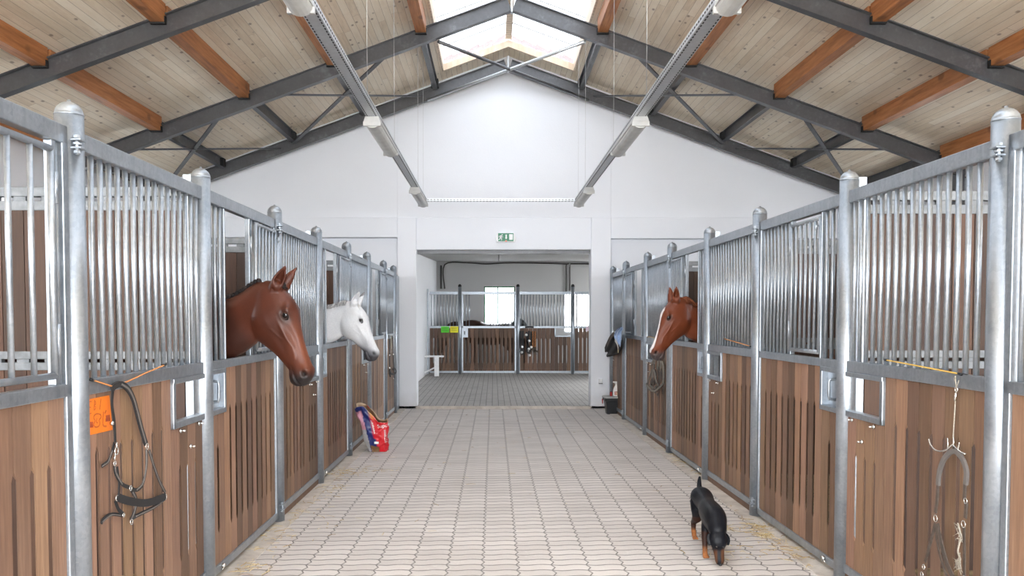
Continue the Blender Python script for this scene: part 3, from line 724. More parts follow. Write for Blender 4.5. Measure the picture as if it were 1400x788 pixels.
# ------------------------------------------------------------------ row of boxes in the room beyond
YF, ZF = 22.3, .045
fx = [-1.79, -.915, .672, 2.17, 4.5]      # left edge, posts, far right
fl = ['slim steel upright at the left end of the far row', 'pole with dark cap right of the yellow sheet in the far room', 'pole in the middle of the far row, left of the bridles', 'rightmost pole of the far row seen through the opening', None]
for x, lb in zip(fx[:4], fl):
    if x < -1.5:
        e = empty('far_post', (x, YF, ZF), 0, lb, 'post'); MB().box((-.02, -.02, 0), (.02, .02, 2.32)).build('pole', M['galv'], e)
    else:
        e = empty('far_post', (x, YF, ZF), 0, lb, 'post'); MB().tube([(0, 0, 0), (0, 0, 2.40)], .045, 16).build('pole', M['galv'], e)
        MB().lathe([(.047, 0), (.047, .03), (.035, .06), (.005, .075)], (0, 0, 2.38), 14).build('cap', M['black_gap'], e)
def farpanel(x0, x1, label, hatch=None, latch=False, flapx=None, door=False):
    e = empty('hinged_stall_gate' if door else 'barred_fence', (x0, YF, ZF), 0, label, 'stall door' if door else 'stall fence', 'stall fronts of the far room'); L = x1-x0; P = lambda a, o, z: (a, o, z)
    f = MB(); r = .022; a0, a1 = .05, L-.05
    for z0, z1 in ((.03, .08), (1.25, 1.31), (2.17, 2.25)): f.box((a0, -r, z0), (a1, r, z1))
    if not door: f.box((a0-.006, -.018, .03), (a0+.006, .018, 2.2)); f.box((a1-.006, -.018, .03), (a1+.006, .018, 2.2))
    if door: f.box((a0, -r, .03), (a0+.04, r, 2.2)); f.box((a1-.04, -r, .03), (a1, r, 2.2))
    f.build('frame', M['galv'], e, .003); b = MB()
    if hatch: planks(b, P, a0, hatch, .08, 1.25, (.28, .98)); planks(b, P, hatch, a1, .08, 1.02, (.28, .8))
    else: planks(b, P, a0, a1, .08, 1.25, (.28, 1.0))
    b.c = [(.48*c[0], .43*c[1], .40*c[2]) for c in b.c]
    b.build('plank_panel', M['plank'], e)
    if hatch:
        q = MB(); q.box((hatch, -.026, 1.01), (a1, .026, 1.05)); q.box((hatch, -.026, 1.01), (hatch+.035, .026, 1.25)); q.build('feed_hatch_frame', M['galv'], e)
    if latch:
        q = MB(); q.box((a0, -.026, 1.0), (a0+.17, -.022, 1.25)); q.build('latch_plate', M['galv'], e)
        q = MB(); q.tube([(a0+.08, -.05, 1.08), (a0+.08, -.05, 1.17)], .012, 8); q.build('latch_handle', M['dark_metal'], e)
    n = round((a1-a0)/.083)
    for i in range(n):
        a = a0+(a1-a0)*(i+.5)/n
        if flapx and flapx[0] < a < flapx[1]: continue
        bar(e, (a, 0, 1.31), .86, .0125)
    return e
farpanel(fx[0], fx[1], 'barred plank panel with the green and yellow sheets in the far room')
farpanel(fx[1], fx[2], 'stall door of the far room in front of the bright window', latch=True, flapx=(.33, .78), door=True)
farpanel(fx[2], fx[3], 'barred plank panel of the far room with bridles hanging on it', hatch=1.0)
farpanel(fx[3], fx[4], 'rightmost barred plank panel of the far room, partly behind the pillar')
# ------------------------------------------------------------------ animals
def loft(b, cs, ups, tans, rt, rb, w, n=22, ex=2.3, botw=.85):
    vs = []; m = len(cs)
    for i in range(m):
        c = V(cs[i]); t = V(tans[i]).normalized(); u = V(ups[i]); u = (u - t*u.dot(t)).normalized(); sd = t.cross(u)
        for k in range(n):
            th = 2*math.pi*k/n; co, si = math.cos(th), math.sin(th)
            ry = (rt[i] if si > 0 else rb[i]); yy = ry*math.copysign(abs(si)**(2/ex), si)
            ww = w[i]*(1-(1-botw)*max(0, -si)); xx = ww*math.copysign(abs(co)**(2/ex), co)
            vs.append(c + u*yy + sd*xx)
    fs = [tuple(range(n))[::-1], tuple((m-1)*n+k for k in range(n))]
    for i in range(m-1):
        for k in range(n): fs.append((i*n+k, i*n+(k+1)%n, (i+1)*n+(k+1)%n, (i+1)*n+k))
    b.add(vs, fs, True)
def curvepts(P, res=6): return smoothpath([V(p) for p in P], res)
def remeshed(b, name, mat, voxel, smooth=3):
    tmp = b.build(name, mat); r = tmp.modifiers.new('r', 'REMESH'); r.mode = 'VOXEL'; r.voxel_size = voxel; r.use_smooth_shade = True
    sm = tmp.modifiers.new('s', 'SMOOTH'); sm.factor = .5; sm.iterations = smooth
    bpy.context.view_layer.update()
    dg = bpy.context.evaluated_depsgraph_get(); me = bpy.data.meshes.new_from_object(tmp.evaluated_get(dg))
    old = tmp.data; tmp.modifiers.clear(); tmp.data = me; bpy.data.meshes.remove(old); me.name = name
    me.materials.clear(); me.materials.append(mat)
    me.polygons.foreach_set('use_smooth', [True]*len(me.polygons))
    for a in list(me.color_attributes): me.color_attributes.remove(a)
    return tmp
def getco(me):
    a = np.empty(len(me.vertices)*3, np.float32); me.vertices.foreach_get('co', a); return a.reshape(-1, 3)
def getno(me):
    a = np.empty(len(me.vertices)*3, np.float32); me.vertices.foreach_get('normal', a); return a.reshape(-1, 3)
def setcol(me, c):
    at = me.color_attributes.new('Col', 'FLOAT_COLOR', 'POINT'); a = np.ones((len(c), 4), np.float32); a[:, :3] = c; at.data.foreach_set('color', a.ravel())
def sstep(x, a, b): t = np.clip((x-a)/(b-a), 0, 1); return t*t*(3-2*t)

TOP = [(-.08, -.03), (-.03, .035), (0, .055), (.06, .085), (.14, .115), (.22, .132), (.30, .132), (.38, .115), (.48, .088), (.60, .066), (.72, .052), (.82, .046), (.90, .040), (.955, .012), (.99, -.035), (1.005, -.07)]
BOT = [(-.08, -.12), (-.03, -.21), (0, -.25), (.06, -.31), (.14, -.37), (.22, -.405), (.30, -.412), (.38, -.392), (.48, -.330), (.60, -.262), (.72, -.215), (.80, -.195), (.86, -.212), (.92, -.222), (.96, -.200), (.99, -.16), (1.005, -.11)]
WID = [(-.08, .05), (0, .105), (.08, .125), (.16, .142), (.24, .158), (.32, .162), (.40, .145), (.50, .118), (.62, .095), (.72, .084), (.80, .083), (.88, .092), (.94, .083), (.985, .05), (1.005, .02)]
def horse(label, poll, psi, alpha, L, side, nk, body, coat, cat='horse', earang=54, eartilt=0.0, mane='none', voxel=.0085, heading=None, H=1.62, grow=1.0, sh=1.0):
    """poll, nk (neck centre in the opening) and body (chest) are world points; side=+1 looks towards +X, -1 towards -X; psi turns the head to the camera"""
    root = empty('horse', (body[0], body[1], 0), 0, label, cat); O = V((body[0], body[1], 0))
    hf = V((side*math.cos(psi), -math.sin(psi), 0)); hd = heading or V((side, 0, 0)); hd = V(hd).normalized(); lat = V((-hd.y, hd.x, 0))
    a = hf*math.sin(alpha) + V((0, 0, -math.cos(alpha))); f = hf*math.cos(alpha) + V((0, 0, math.sin(alpha))); r = a.cross(f).normalized()
    P = V(poll) - O; b = MB()
    N = 40; ss = [-.08 + 1.085*i/(N-1) for i in range(N)]; cs, rt, w = [], [], []
    for s in ss:
        t1, t0 = interp(TOP, s), interp(BOT, s); cs.append(P + a*s*L + f*(t0+t1)/2*L); rt.append((t1-t0)/2*L); w.append(interp(WID, s)*L)
    loft(b, cs, [f]*N, [a]*N, rt, rt, w, 28, 2.35, .72)
    # ears: curved shells
    ears = []
    for e in (-1, 1):
        ea = math.radians(earang); up = (-a*math.cos(ea) + f*math.sin(ea)); up = (up + r*e*.20).normalized()
        base = P + a*.035*L + f*.045*L + r*e*.082*L; opn = (f*.55 + r*e*.9 + a*.2); opn = (opn - up*opn.dot(up)).normalized(); tg = up.cross(opn)
        EL = .27*L; vs = []; n = 9; lev = 12; fs = []
        for i in range(lev):
            t = i/(lev-1); rr = .062*L*(math.sin(math.pi*min(1, .22+.78*t))**.8 * (1-.25*t) if t < .999 else 0.03) + .004
            rr = max(rr, .006); c = base + up*(EL*t - .03) + tg*(-e*0.0) - opn*0.006 + (f*.02*t*t)
            half = math.radians(150 - 55*t)
            for q in range(n):
                th = -half + 2*half*q/(n-1); d = -opn*math.cos(th) + tg*math.sin(th); vs.append(c + d*rr)
            for q in reversed(range(n)):
                th = -half + 2*half*q/(n-1); d = -opn*math.cos(th) + tg*math.sin(th); vs.append(c + d*max(rr-.0125, .001) + (-opn)*0.0)
        m2 = 2*n
        for i in range(lev-1):
            for q in range(m2): fs.append((i*m2+q, i*m2+(q+1) % m2, (i+1)*m2+(q+1) % m2, (i+1)*m2+q))
        fs.append(tuple(range(m2))[::-1]); fs.append(tuple((lev-1)*m2+q for q in range(m2)))
        b.add(vs, fs, True); ears.append((base, up))
        b.ball(base+up*.012, (.05*L,)*3, 12, 8)
    # neck
    ct = V(body) - O; NK = V(nk) - O
    n0 = P + a*.05*L - f*.13*L; nb = V((0, 0, ct.z+.20)) - hd*.18
    cps = [n0 + (n0-NK).normalized()*.05, n0, NK, (NK+nb)/2 + V((0, 0, .0)), nb, nb - hd*.25 - V((0, 0, .05))]
    cpl = curvepts(cps, 6); m = len(cpl); kk = [0, 1/5, 2/5, 3/5, 4/5, 1]
    RT = list(zip(kk, [.115*L*grow, .17*L*grow, .185*grow, .235, .30, .30])); RB = list(zip(kk, [.10*L, .19*L, .195*grow, .27, .34, .34])); WW = list(zip(kk, [.06*L, .105*L, .088*grow, .115, .17, .2]))
    tn = [(cpl[min(i+1, m-1)] - cpl[max(i-1, 0)]) for i in range(m)]; q = [i/(m-1) for i in range(m)]
    nrt = [interp(RT, x) for x in q]; nrb = [interp(RB, x) for x in q]; nw = [interp(WW, x) for x in q]
    loft(b, cpl, [V((0, 0, 1))]*m, [-x for x in tn], nrt, nrb, nw, 24, 2.1, 1.15)
    # trunk
    TR = [(-.03, -.02, .10, .12, .10), (.06, .0, .22, .24, .18), (.22, .03, .31, .33, .235), (.42, .05, .35, .36, .26), (.65, .04, .31, .36, .275), (.95, .03, .31, .36, .29), (1.2, .05, .32, .31, .285), (1.4, .05, .31, .26, .255), (1.54, .03, .24, .22, .19), (1.62, .02, .12, .12, .10)]
    zc = H*.735
    cc_ = [V((0, 0, zc+z)) - hd*t for t, z, *_ in TR]; loft(b, cc_, [V((0, 0, 1))]*len(TR), [-hd]*len(TR), [x[2] for x in TR], [x[3] for x in TR], [x[4] for x in TR], 24, 2.1, .95)
    for e in (-1, 1):
        g_ = lambda t, l, z: -hd*t + lat*e*l + V((0, 0, z*H/1.62))
        b.tube([g_(.22, .12, 1.12), g_(.26, .13, .92), g_(.24, .13, .72), g_(.23, .13, .50), g_(.24, .13, .46), g_(.24, .13, .22), g_(.24, .13, .16), g_(.20, .13, .08), g_(.18, .13, .0)], [.13, .10, .065, .048, .042, .032, .040, .045, .060], 12)
        b.tube([g_(1.32, .13, 1.15), g_(1.22, .14, .95), g_(1.26, .13, .80), g_(1.42, .13, .60), g_(1.45, .13, .54), g_(1.42, .13, .24), g_(1.41, .13, .17), g_(1.37, .13, .08), g_(1.35, .13, .0)], [.19, .15, .10, .060, .055, .036, .043, .046, .060], 12)
    ob = remeshed(b, 'body', M[coat[0]], voxel); ob.parent = root; me = ob.data
    co = getco(me); no = getno(me); rel_ = co - np.array(P); A_, F_, R_ = (np.array(v) for v in (a, f, r))
    s = rel_@A_/L; t = rel_@F_/L; wv = rel_@R_/L; aw = np.abs(wv)
    def G(cs_, ct_, cw_, rs, rt_, rw): return np.exp(-((s-cs_)/rs)**2 - ((t-ct_)/rt_)**2 - ((aw-cw_)/rw)**2)
    d = np.zeros(len(co))
    d += .013*sh*G(.285, .085, .135, .055, .035, .06)      # brow
    d -= .012*sh*G(.325, .040, .150, .035, .024, .05)     # eye socket
    d += .005*sh*G(.335, .012, .14, .05, .014, .05)        # lower lid
    d -= .004*sh*G(.20, .075, .12, .05, .03, .06)         # hollow above the eye
    d += .010*sh*G(.25, -.22, .12, .11, .10, .10)         # masseter
    d += .006*sh*G(.47, -.035, .12, .11, .014, .05)       # facial crest
    d -= .007*sh*G(.56, .02, .10, .12, .03, .05)
    d -= .005*sh*G(.56, -.11, .10, .10, .04, .05)
    d += .009*sh*G(.885, .005, .08, .045, .035, .04); d -= .019*sh*G(.905, -.022, .085, .026, .018, .04)   # nostril
    d += .004*sh*G(.93, -.05, .08, .03, .03, .04)
    mouth = np.exp(-((t+.128+.25*(s-.9)*0)/.008)**2)*sstep(s, .80, .84)*(aw > .02); d -= .0075*sh*mouth
    d += .004*sh*G(.90, -.15, .03, .05, .03, .05)
    d -= .006*sh*np.exp(-((s-.80)/.03)**2-((t+.16)/.03)**2)
    # veins
    for (s0, t0, s1, t1) in ((.45, -.06, .62, -.02), (.62, -.02, .74, -.05), (.40, -.13, .52, -.09)):
        dx, dy = s1-s0, t1-t0; q_ = np.clip(((s-s0)*dx+(t-t0)*dy)/(dx*dx+dy*dy), 0, 1); dist = np.hypot(s-s0-q_*dx, t-t0-q_*dy)
        d += .0025*sh*np.exp(-(dist/.007)**2)*(aw > .03)
    # jaw edge and throat groove on the neck side
    co = co + no*d[:, None]
    me.vertices.foreach_set('co', co.astype(np.float32).ravel()); me.update()
    nz = np.array([noise.noise(V(c)*9.0) for c in co]) if voxel < .012 else np.zeros(len(co))
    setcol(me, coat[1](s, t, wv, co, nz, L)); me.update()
    # eyes
    bv = BVHTree.FromPolygons([V(c) for c in co], [tuple(p.vertices) for p in me.polygons])
    for e in (-1, 1):
        c0 = P + a*.322*L + f*.045*L + r*e*.5*L; hit = bv.ray_cast(c0, -r*e)[0]
        if hit is None: continue
        q = MB(); c = hit - r*e*.0145; q.ball(c, .0245, 16, 12); q.build('eye', M['eye'], root)
        q = MB()
        for sg, off in ((1, .0), (-1, .0)):
            pts = []
            for i in range(9):
                th = math.pi*i/8; pts.append(c + a*math.cos(th)*.032 + f*(sg*math.sin(th)*.019) + r*e*(.012+.005*math.sin(th)))
            q.tube(pts, .006, 6)
        q.col = coat[2]; q.c = [coat[2]]*len(q.v); q.build('eyelid', M['hair'], root)
    crest = [cpl[i] + V((0, 0, 1))*0 + (lambda u: u*nrt[i])((V((0, 0, 1)) - tn[i].normalized()*tn[i].normalized().z).normalized()) for i in range(2, m-6)]
    return dict(root=root, P=P, a=a, f=f, r=r, L=L, crest=crest, hd=hd, tn=tn, O=O)
def strands(b, base, d1, d2, length, wid, cols):
    """a tapering lock starting at base, first going d1 then falling along d2"""
    pts = [base - d1*.01]; p = V(base)
    for i in range(1, 6):
        t = i/5; p = base + d1*length*.5*math.sin(t*1.5) + d2*length*t*t; pts.append(p)
    b.col = R.choice(cols); b.tube(pts, [wid, wid*1.1, wid, wid*.8, wid*.5, wid*.12], 5)
bay_c = np.array((.076, .0205, .0105)); 
def bay(s, t, w, co, nz, L):
    c = np.tile(bay_c, (len(s), 1)).astype(float); c *= (1+.18*nz)[:, None]
    def mixc(c, m, k): return c*(1-m[:, None]) + np.array(k)*m[:, None]
    nk_ = np.clip(sstep(-t, .36, .50) + sstep(-s, .02, .14)*(t < .05), 0, 1); c *= (1-.5*nk_)[:, None]  # neck and throat painted darker, shade put into the coat colour
    c = mixc(c, .7*np.exp(-((s-.66)/.28)**2-((t-.04)/.09)**2), (.17, .050, .022))
    c = mixc(c, sstep(s+ (-t)*.55+.04*nz, .84, .99)*(s > .5), (.018, .014, .014))
    c = mixc(c, .5*np.exp(-((s-.42)/.16)**2-((t+.10)/.09)**2), (.040, .014, .009))  # cheek shade, likewise painted into the coat
    c = mixc(c, sstep(-s, .10, .24)*(t > -.05)*(t < .5)*(np.abs(w) > .03)*(np.abs(w) < .3)*(co[:, 2] > 1.80)*.7, (.02, .010, .008))
    c = mixc(c, .9*np.exp(-((s-.335)/.075)**2-((t-.035)/.05)**2)*(np.abs(w) > .07), (.016, .009, .007))
    c = mixc(c, np.exp(-((s-.905)/.028)**2-((t+.022)/.022)**2)*(np.abs(w) > .05), (.004, .004, .004))
    c = mixc(c, sstep(-s, .20, .25)*(t > -.2)*(t < .5)*(np.abs(w) < .3)*(co[:, 2] > 1.75), (.015, .01, .01))
    leg = 1-sstep(co[:, 2], .5, .75); c = mixc(c, leg, (.015, .012, .012))
    return c
def white(s, t, w, co, nz, L):
    c = np.tile(np.array((.66, .675, .70)), (len(s), 1)).astype(float); c *= (1+.05*nz)[:, None]
    def mixc(c, m, k): return c*(1-m[:, None]) + np.array(k)*m[:, None]
    m = sstep(s, .50, .72)*np.exp(-((t+.09)/.08)**2)*(.75+.5*nz); c = mixc(c, np.clip(m, 0, 1), (.22, .22, .25))
    c = mixc(c, .25*np.exp(-((s-.1)/.10)**2-((t+.02)/.05)**2), (.4, .4, .41))
    c = mixc(c, sstep(s - t*1.2 + .10*nz, .80, 1.04)*(s > .5), (.045, .045, .054))
    c = mixc(c, np.exp(-((s-.325)/.04)**2-((t-.042)/.026)**2)*(np.abs(w) > .09), (.07, .07, .08))
    c = mixc(c, np.exp(-((s-.905)/.03)**2-((t+.022)/.022)**2)*(np.abs(w) > .05), (.008, .008, .01))
    ear = (s < -.05)*(t > .0)*(w < -.04); c = mixc(c, .85*ear.astype(float), (.17, .165, .17))
    return c
def chestnut(s, t, w, co, nz, L):
    c = np.tile(np.array((.150, .037, .014)), (len(s), 1)).astype(float); c *= (1+.15*nz)[:, None]
    def mixc(c, m, k): return c*(1-m[:, None]) + np.array(k)*m[:, None]
    c = mixc(c, sstep(s - t*.55, .86, .97)*(s > .6), (.070, .052, .050))
    top = np.array([interp(TOP, x) for x in s])
    front = sstep(t - top, -.085, -.05)*(s > .12)*(s < .93)
    half = np.interp(s, [.17, .24, .38, .6, .85, .93], [.0, .045, .022, .035, .060, .03])
    bl = front*(1-sstep(np.abs(w - .012), half-.006, half+.006)); c = mixc(c, bl, (.80, .76, .74))
    c = mixc(c, np.exp(-((s-.325)/.045)**2-((t-.04)/.03)**2)*(np.abs(w) > .09), (.03, .014, .010))
    c = mixc(c, np.exp(-((s-.905)/.028)**2-((t+.022)/.022)**2)*(np.abs(w) > .05), (.006, .005, .005))
    return c
def solid(k):
    def fn(s, t, w, co, nz, L): return np.tile(np.array(k), (len(s), 1))*(1+.12*nz)[:, None]
    return fn
D = math.radians
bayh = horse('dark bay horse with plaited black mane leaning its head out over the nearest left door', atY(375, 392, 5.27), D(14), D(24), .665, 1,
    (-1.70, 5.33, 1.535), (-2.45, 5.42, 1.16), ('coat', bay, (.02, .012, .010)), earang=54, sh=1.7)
whh = horse('white grey horse with dark muzzle looking out of the left row', atY(482, 416, 8.30), D(14), D(28), .615, 1,
    (-1.68, 8.36, 1.53), (-2.45, 8.42, 1.14), ('greycoat', white, (.05, .05, .055)), earang=54, voxel=.0085, sh=1.5)
chh = horse('chestnut horse with a white blaze looking out of the right row', atY(925, 411, 8.45), D(15), D(27), .655, -1,
    (2.10, 8.53, 1.555), (2.85, 8.58, 1.16), ('coat', chestnut, (.035, .016, .012)), earang=25, voxel=.0085, sh=1.5)
bkh = horse('black horse inside its box, only a sliver showing behind the white horse', (-2.02, 11.42, 1.72), D(10), D(30), .62, 1,
    (-2.3, 11.45, 1.5), (-2.75, 11.5, 1.1), ('coat', solid((.010, .010, .011)), (.01, .01, .01)), voxel=.016)
fh1 = horse('dark brown horse in the far room, its back just above the rail', (-1.55, 25.4, 1.05), D(40), D(20), .6, -1,
    (-1.3, 25.5, 1.25), (-.85, 25.55, 1.02), ('coat', solid((.045, .022, .014)), (.02, .01, .01)), voxel=.02, heading=V((-1, 0, 0)), H=1.43)
fh2 = horse('black horse in the far room, humped above the rail behind the middle pole', (.75, 24.75, 1.0), D(60), D(20), .5, 1,
    (.75, 24.6, 1.2), (.72, 24.3, 1.06), ('coat', solid((.010, .010, .011)), (.02, .01, .01)), voxel=.02, heading=V((0, 1, 0)), H=1.60)
# manes
def mane_strip(h, style):
    b = MB(); cr = smoothpath(h['crest'], 6); r = h['r']; rs = 1 if r.y < 0 else -1; near = V((r.x, r.y, 0))*rs
    tot = len(cr)
    if style == 'plait':
        cols = [(.012, .010, .010), (.02, .015, .014), (.03, .022, .02)]
        acc = 0; last = cr[0]
        for i, p in enumerate(cr):
            acc += (p-last).length; last = p
            if acc > .022:
                acc = 0; b.col = R.choice(cols); b.ball(p+V((0, 0, .004))+near*.004, (.019, .022, .017+R.uniform(0, .006)), 8, 6)
                for _ in range(3): strands(b, p+V((R.uniform(-.01, .01), 0, .01)), V((0, 0, 1)), near*.4+V((R.uniform(-.4, .4), 0, -.5)), .028, .004, cols)
    elif style == 'grey':
        cols = [(.30, .30, .31), (.42, .42, .42), (.55, .55, .54), (.22, .22, .23)]
        for i, p in enumerate(cr):
            for _ in range(9):
                q = p + near*R.uniform(-.012, .02) + V((R.uniform(-.01, .01), 0, -.004)); strands(b, q, V((0, 0, 1)), near*.7+V((R.uniform(-.3, .3), 0, -1)), R.uniform(.04, .085), .0055, cols)
    else:
        cols = [(.13, .035, .016), (.17, .05, .022), (.09, .026, .014), (.24, .08, .035)]
        for i, p in enumerate(cr):
            for _ in range(7):
                q = p + near*R.uniform(-.008, .022) + V((R.uniform(-.01, .01), 0, -.002)); strands(b, q, V((0, 0, 1)), near*.55+V((R.uniform(-.45, .45), 0, -1)), R.uniform(.05, .12), .006, cols)
    b.build('mane', M['hair'], h['root'])
    b = MB(); P, a, f = h['P'], h['a'], h['f']
    if style == 'plait':
        for _ in range(14): strands(b, P+a*R.uniform(-.01, .03)+f*.045+r*R.uniform(-.03, .03), f, a*.6+r*R.uniform(-.4, .4), .05, .006, cols)
        b.ball(P+f*.058+a*.02, (.022, .024, .024), 8, 6)
    else:
        for _ in range(60): strands(b, P+a*R.uniform(-.01, .05)+f*.045+r*R.uniform(-.035, .035), f*.25-a*.05, a*1.0+r*R.uniform(-.3, .3)+f*.06, R.uniform(.06, .10), .0035, cols if style != 'grey' else [(.6, .59, .57), (.7, .69, .67)])
    b.build('forelock', M['hair'], h['root'])
mane_strip(bayh, 'plait'); mane_strip(whh, 'grey'); mane_strip(chh, 'red')
# tails
for h, c in ((bayh, [(.012, .01, .01)]), (whh, [(.5, .5, .5), (.35, .35, .36)]), (chh, [(.17, .05, .022)])):
    b = MB(); t0 = -h['hd']*1.58 + V((0, 0, 1.38))
    for _ in range(40): strands(b, t0+V((R.uniform(-.02, .02), R.uniform(-.03, .03), 0)), -h['hd'], V((R.uniform(-.05, .05), R.uniform(-.12, .12), -1)), R.uniform(.6, .85), .014, c)
    b.build('tail', M['hair'], h['root'])

# ------------------------------------------------------------------ dog
root = empty('dog', (1.46, 5.5, 0), 0, 'small black and tan dog walking with its nose down on the paving', 'dog')
O = V((1.46, 5.5, 0)); b = MB()
SP = [(1.492, 5.895, .300, .030, .035, .03), (1.492, 5.865, .298, .060, .065, .062), (1.492, 5.80, .298, .072, .085, .078), (1.488, 5.70, .288, .066, .070, .068), (1.478, 5.60, .278, .068, .075, .062), (1.468, 5.49, .272, .078, .095, .074), (1.460, 5.38, .268, .082, .105, .078), (1.452, 5.29, .262, .080, .095, .074), (1.445, 5.23, .240, .066, .074, .064), (1.438, 5.185, .215, .052, .056, .056), (1.435, 5.16, .195, .030, .03, .03)]
_k = [i/(len(SP)-1) for i in range(len(SP))]
SP = [tuple(interp(list(zip(_k, [x[j] for x in SP])), i/40) for j in range(6)) for i in range(41)]
P_ = [V(x[:3])-O for x in SP]; m = len(P_)
loft(b, P_, [V((0, 0, 1))]*m, [P_[min(i+1, m-1)]-P_[max(i-1, 0)] for i in range(m)], [x[3] for x in SP], [x[4] for x in SP], [x[5] for x in SP], 20, 2.1, .9)
hp, hn = V((1.433, 5.178, .222))-O, V((1.442, 5.128, .012))-O; ax = (hn-hp).normalized(); HL = (hn-hp).length; fr_ = V((.0, -1, 0)); fr_ = (fr_-ax*fr_.dot(ax)).normalized()
HS = [(-.02, .02, .034), (.08, .038, .050), (.22, .046, .057), (.36, .045, .055), (.46, .038, .045), (.56, .032, .036), (.72, .028, .032), (.88, .026, .029), (.97, .020, .022), (1.0, .008, .010)]
loft(b, [hp+ax*x[0]*HL + fr_*(-.006 if x[0] > .5 else .004) for x in HS], [fr_]*len(HS), [ax]*len(HS), [x[1] for x in HS], [x[1]*1.0 for x in HS], [x[2] for x in HS], 18, 2.2, .9)
for e in (-1, 1):   # drop ears
    sd = V((e, 0, 0)); b0 = hp + ax*.030 + sd*.046
    pts = [b0-sd*.008, b0+sd*.006+ax*.002, b0+sd*.014+ax*.020+fr_*.006, b0+sd*.015+ax*.046+fr_*.012, b0+sd*.013+ax*.066+fr_*.014]
    loft(b, pts, [V((0, -1, 0))]*5, [pts[min(i+1, 4)]-pts[max(i-1, 0)] for i in range(5)], [.008, .008, .0065, .006, .004], [.008, .008, .0065, .006, .004], [.012, .019, .019, .014, .005], 12, 2.0, 1)
for x, dx in ((1.440, -1), (1.545, 1)):
    b.tube([V(p)-O for p in ((x-.030*dx, 5.80, .275), (x-.022*dx, 5.765, .21), (x-.012*dx, 5.775, .15), (x-.004*dx, 5.835, .105), (x, 5.815, .06), (x, 5.795, .022), (x, 5.765, .014))], [.062, .054, .034, .021, .017, .018, .015], 12)
    for q in (-.011, -.003, .005, .012): b.tube([V((x+q, 5.775, .014))-O, V((x+q*1.25, 5.750, .010))-O], [.009, .007], 8)
for x, y in ((1.400, 5.335), (1.520, 5.42)):
    b.tube([V(p)-O for p in ((x+(.035 if x < 1.45 else -.035), y+.05, .25), (x+(.018 if x < 1.45 else -.018), y+.045, .19), (x+(.006 if x < 1.45 else -.006), y+.03, .14), (x, y+.012, .085), (x, y+.006, .045), (x-.001, y, .022), (x-.001, y-.02, .014))], [.046, .036, .026, .0185, .0165, .0185, .016], 12)
    for q in (-.013, -.005, .004, .012): b.tube([V((x+q, y-.012, .015))-O, V((x+q*1.25, y-.038, .010))-O], [.010, .0075], 8)
b.tube([V(p)-O for p in ((1.492, 5.85, .335), (1.496, 5.885, .365), (1.503, 5.91, .395), (1.510, 5.925, .425))], [.024, .018, .015, .009], 10)
ob = remeshed(b, 'body', M['dogcoat'], .0042, 7); ob.parent = root; co = getco(ob.data)
s = (co-np.array(hp))@np.array(ax)/HL; fw_ = (co-np.array(hp))@np.array(fr_); sx = np.abs((co-np.array(hp))[:, 0])
c = np.tile(np.array((.006, .0065, .009)), (len(co), 1)); tan_ = np.array((.36, .135, .045))
hd_ = (co[:, 1] < -.24)*(s > .0)
zz = co[:, 2]; leg = (1-sstep(zz, .055, .085))*(1-hd_)
nzz = np.array([noise.noise(V(p)*40) for p in co]); leg2 = (sstep(zz, .08, .10)*(1-sstep(zz, .14, .18)))*((co[:, 1] > .2)*(fw_*0+1))*.35
m_ = np.clip(leg*(.85+.5*nzz), 0, 1)[:, None]; c = c*(1-m_)+tan_*m_
inner = (zz > .06)*(zz < .17)*(hd_ == 0)*.35; c = c*(1-inner[:, None])+np.array((.09, .03, .012))*inner[:, None]
mz = hd_*sstep(s, .50, .62)*sstep(sx, .007, .016)*.75; c = c*(1-mz[:, None])+np.array((.11, .045, .02))*mz[:, None]
ns = hd_*sstep(s, .93, .97); c = c*(1-ns[:, None])+np.array((.006, .006, .006))*ns[:, None]
setcol(ob.data, c)
bv = BVHTree.FromPolygons([V(p) for p in co], [tuple(p.vertices) for p in ob.data.polygons])
for e in (-1, 1):
    hit = bv.ray_cast(hp+ax*.43*HL+V((e*.021, -.2, 0)), V((0, 1, 0)))[0]
    if hit: MB().ball(hit+V((0, .003, 0)), .0062, 10, 8).build('eye', M['eye'], root)
q = MB(); q.ball(hn-ax*.004+fr_*.006, (.012, .009, .009), 10, 8); q.build('nose', M['black_plastic'], root)
# ------------------------------------------------------------------ things hanging on the stall fronts
NL, NR = V((1, 0, 0)), V((-1, 0, 0))
def pl(o, side, *px):   # pixel list -> points on the stall front, o metres proud of it
    fn = onL if side < 0 else onR
    return [fn(x, y, o if len(p) == 2 else p[2]) for p in px for x, y in [p[:2]]]
def hang(name, loc, label, cat, group=None):
    return empty(name, loc, 0, label, cat, group)
def put(b, name, mat, root): 
    L = root.location; b.v = [(v[0]-L.x, v[1]-L.y, v[2]-L.z) for v in b.v]; return b.build(name, M[mat], root)
def crop(ox, oy, k): return lambda *p: [((x/k+ox), (y/k+oy)) + tuple(r) for x, y, *r in p]
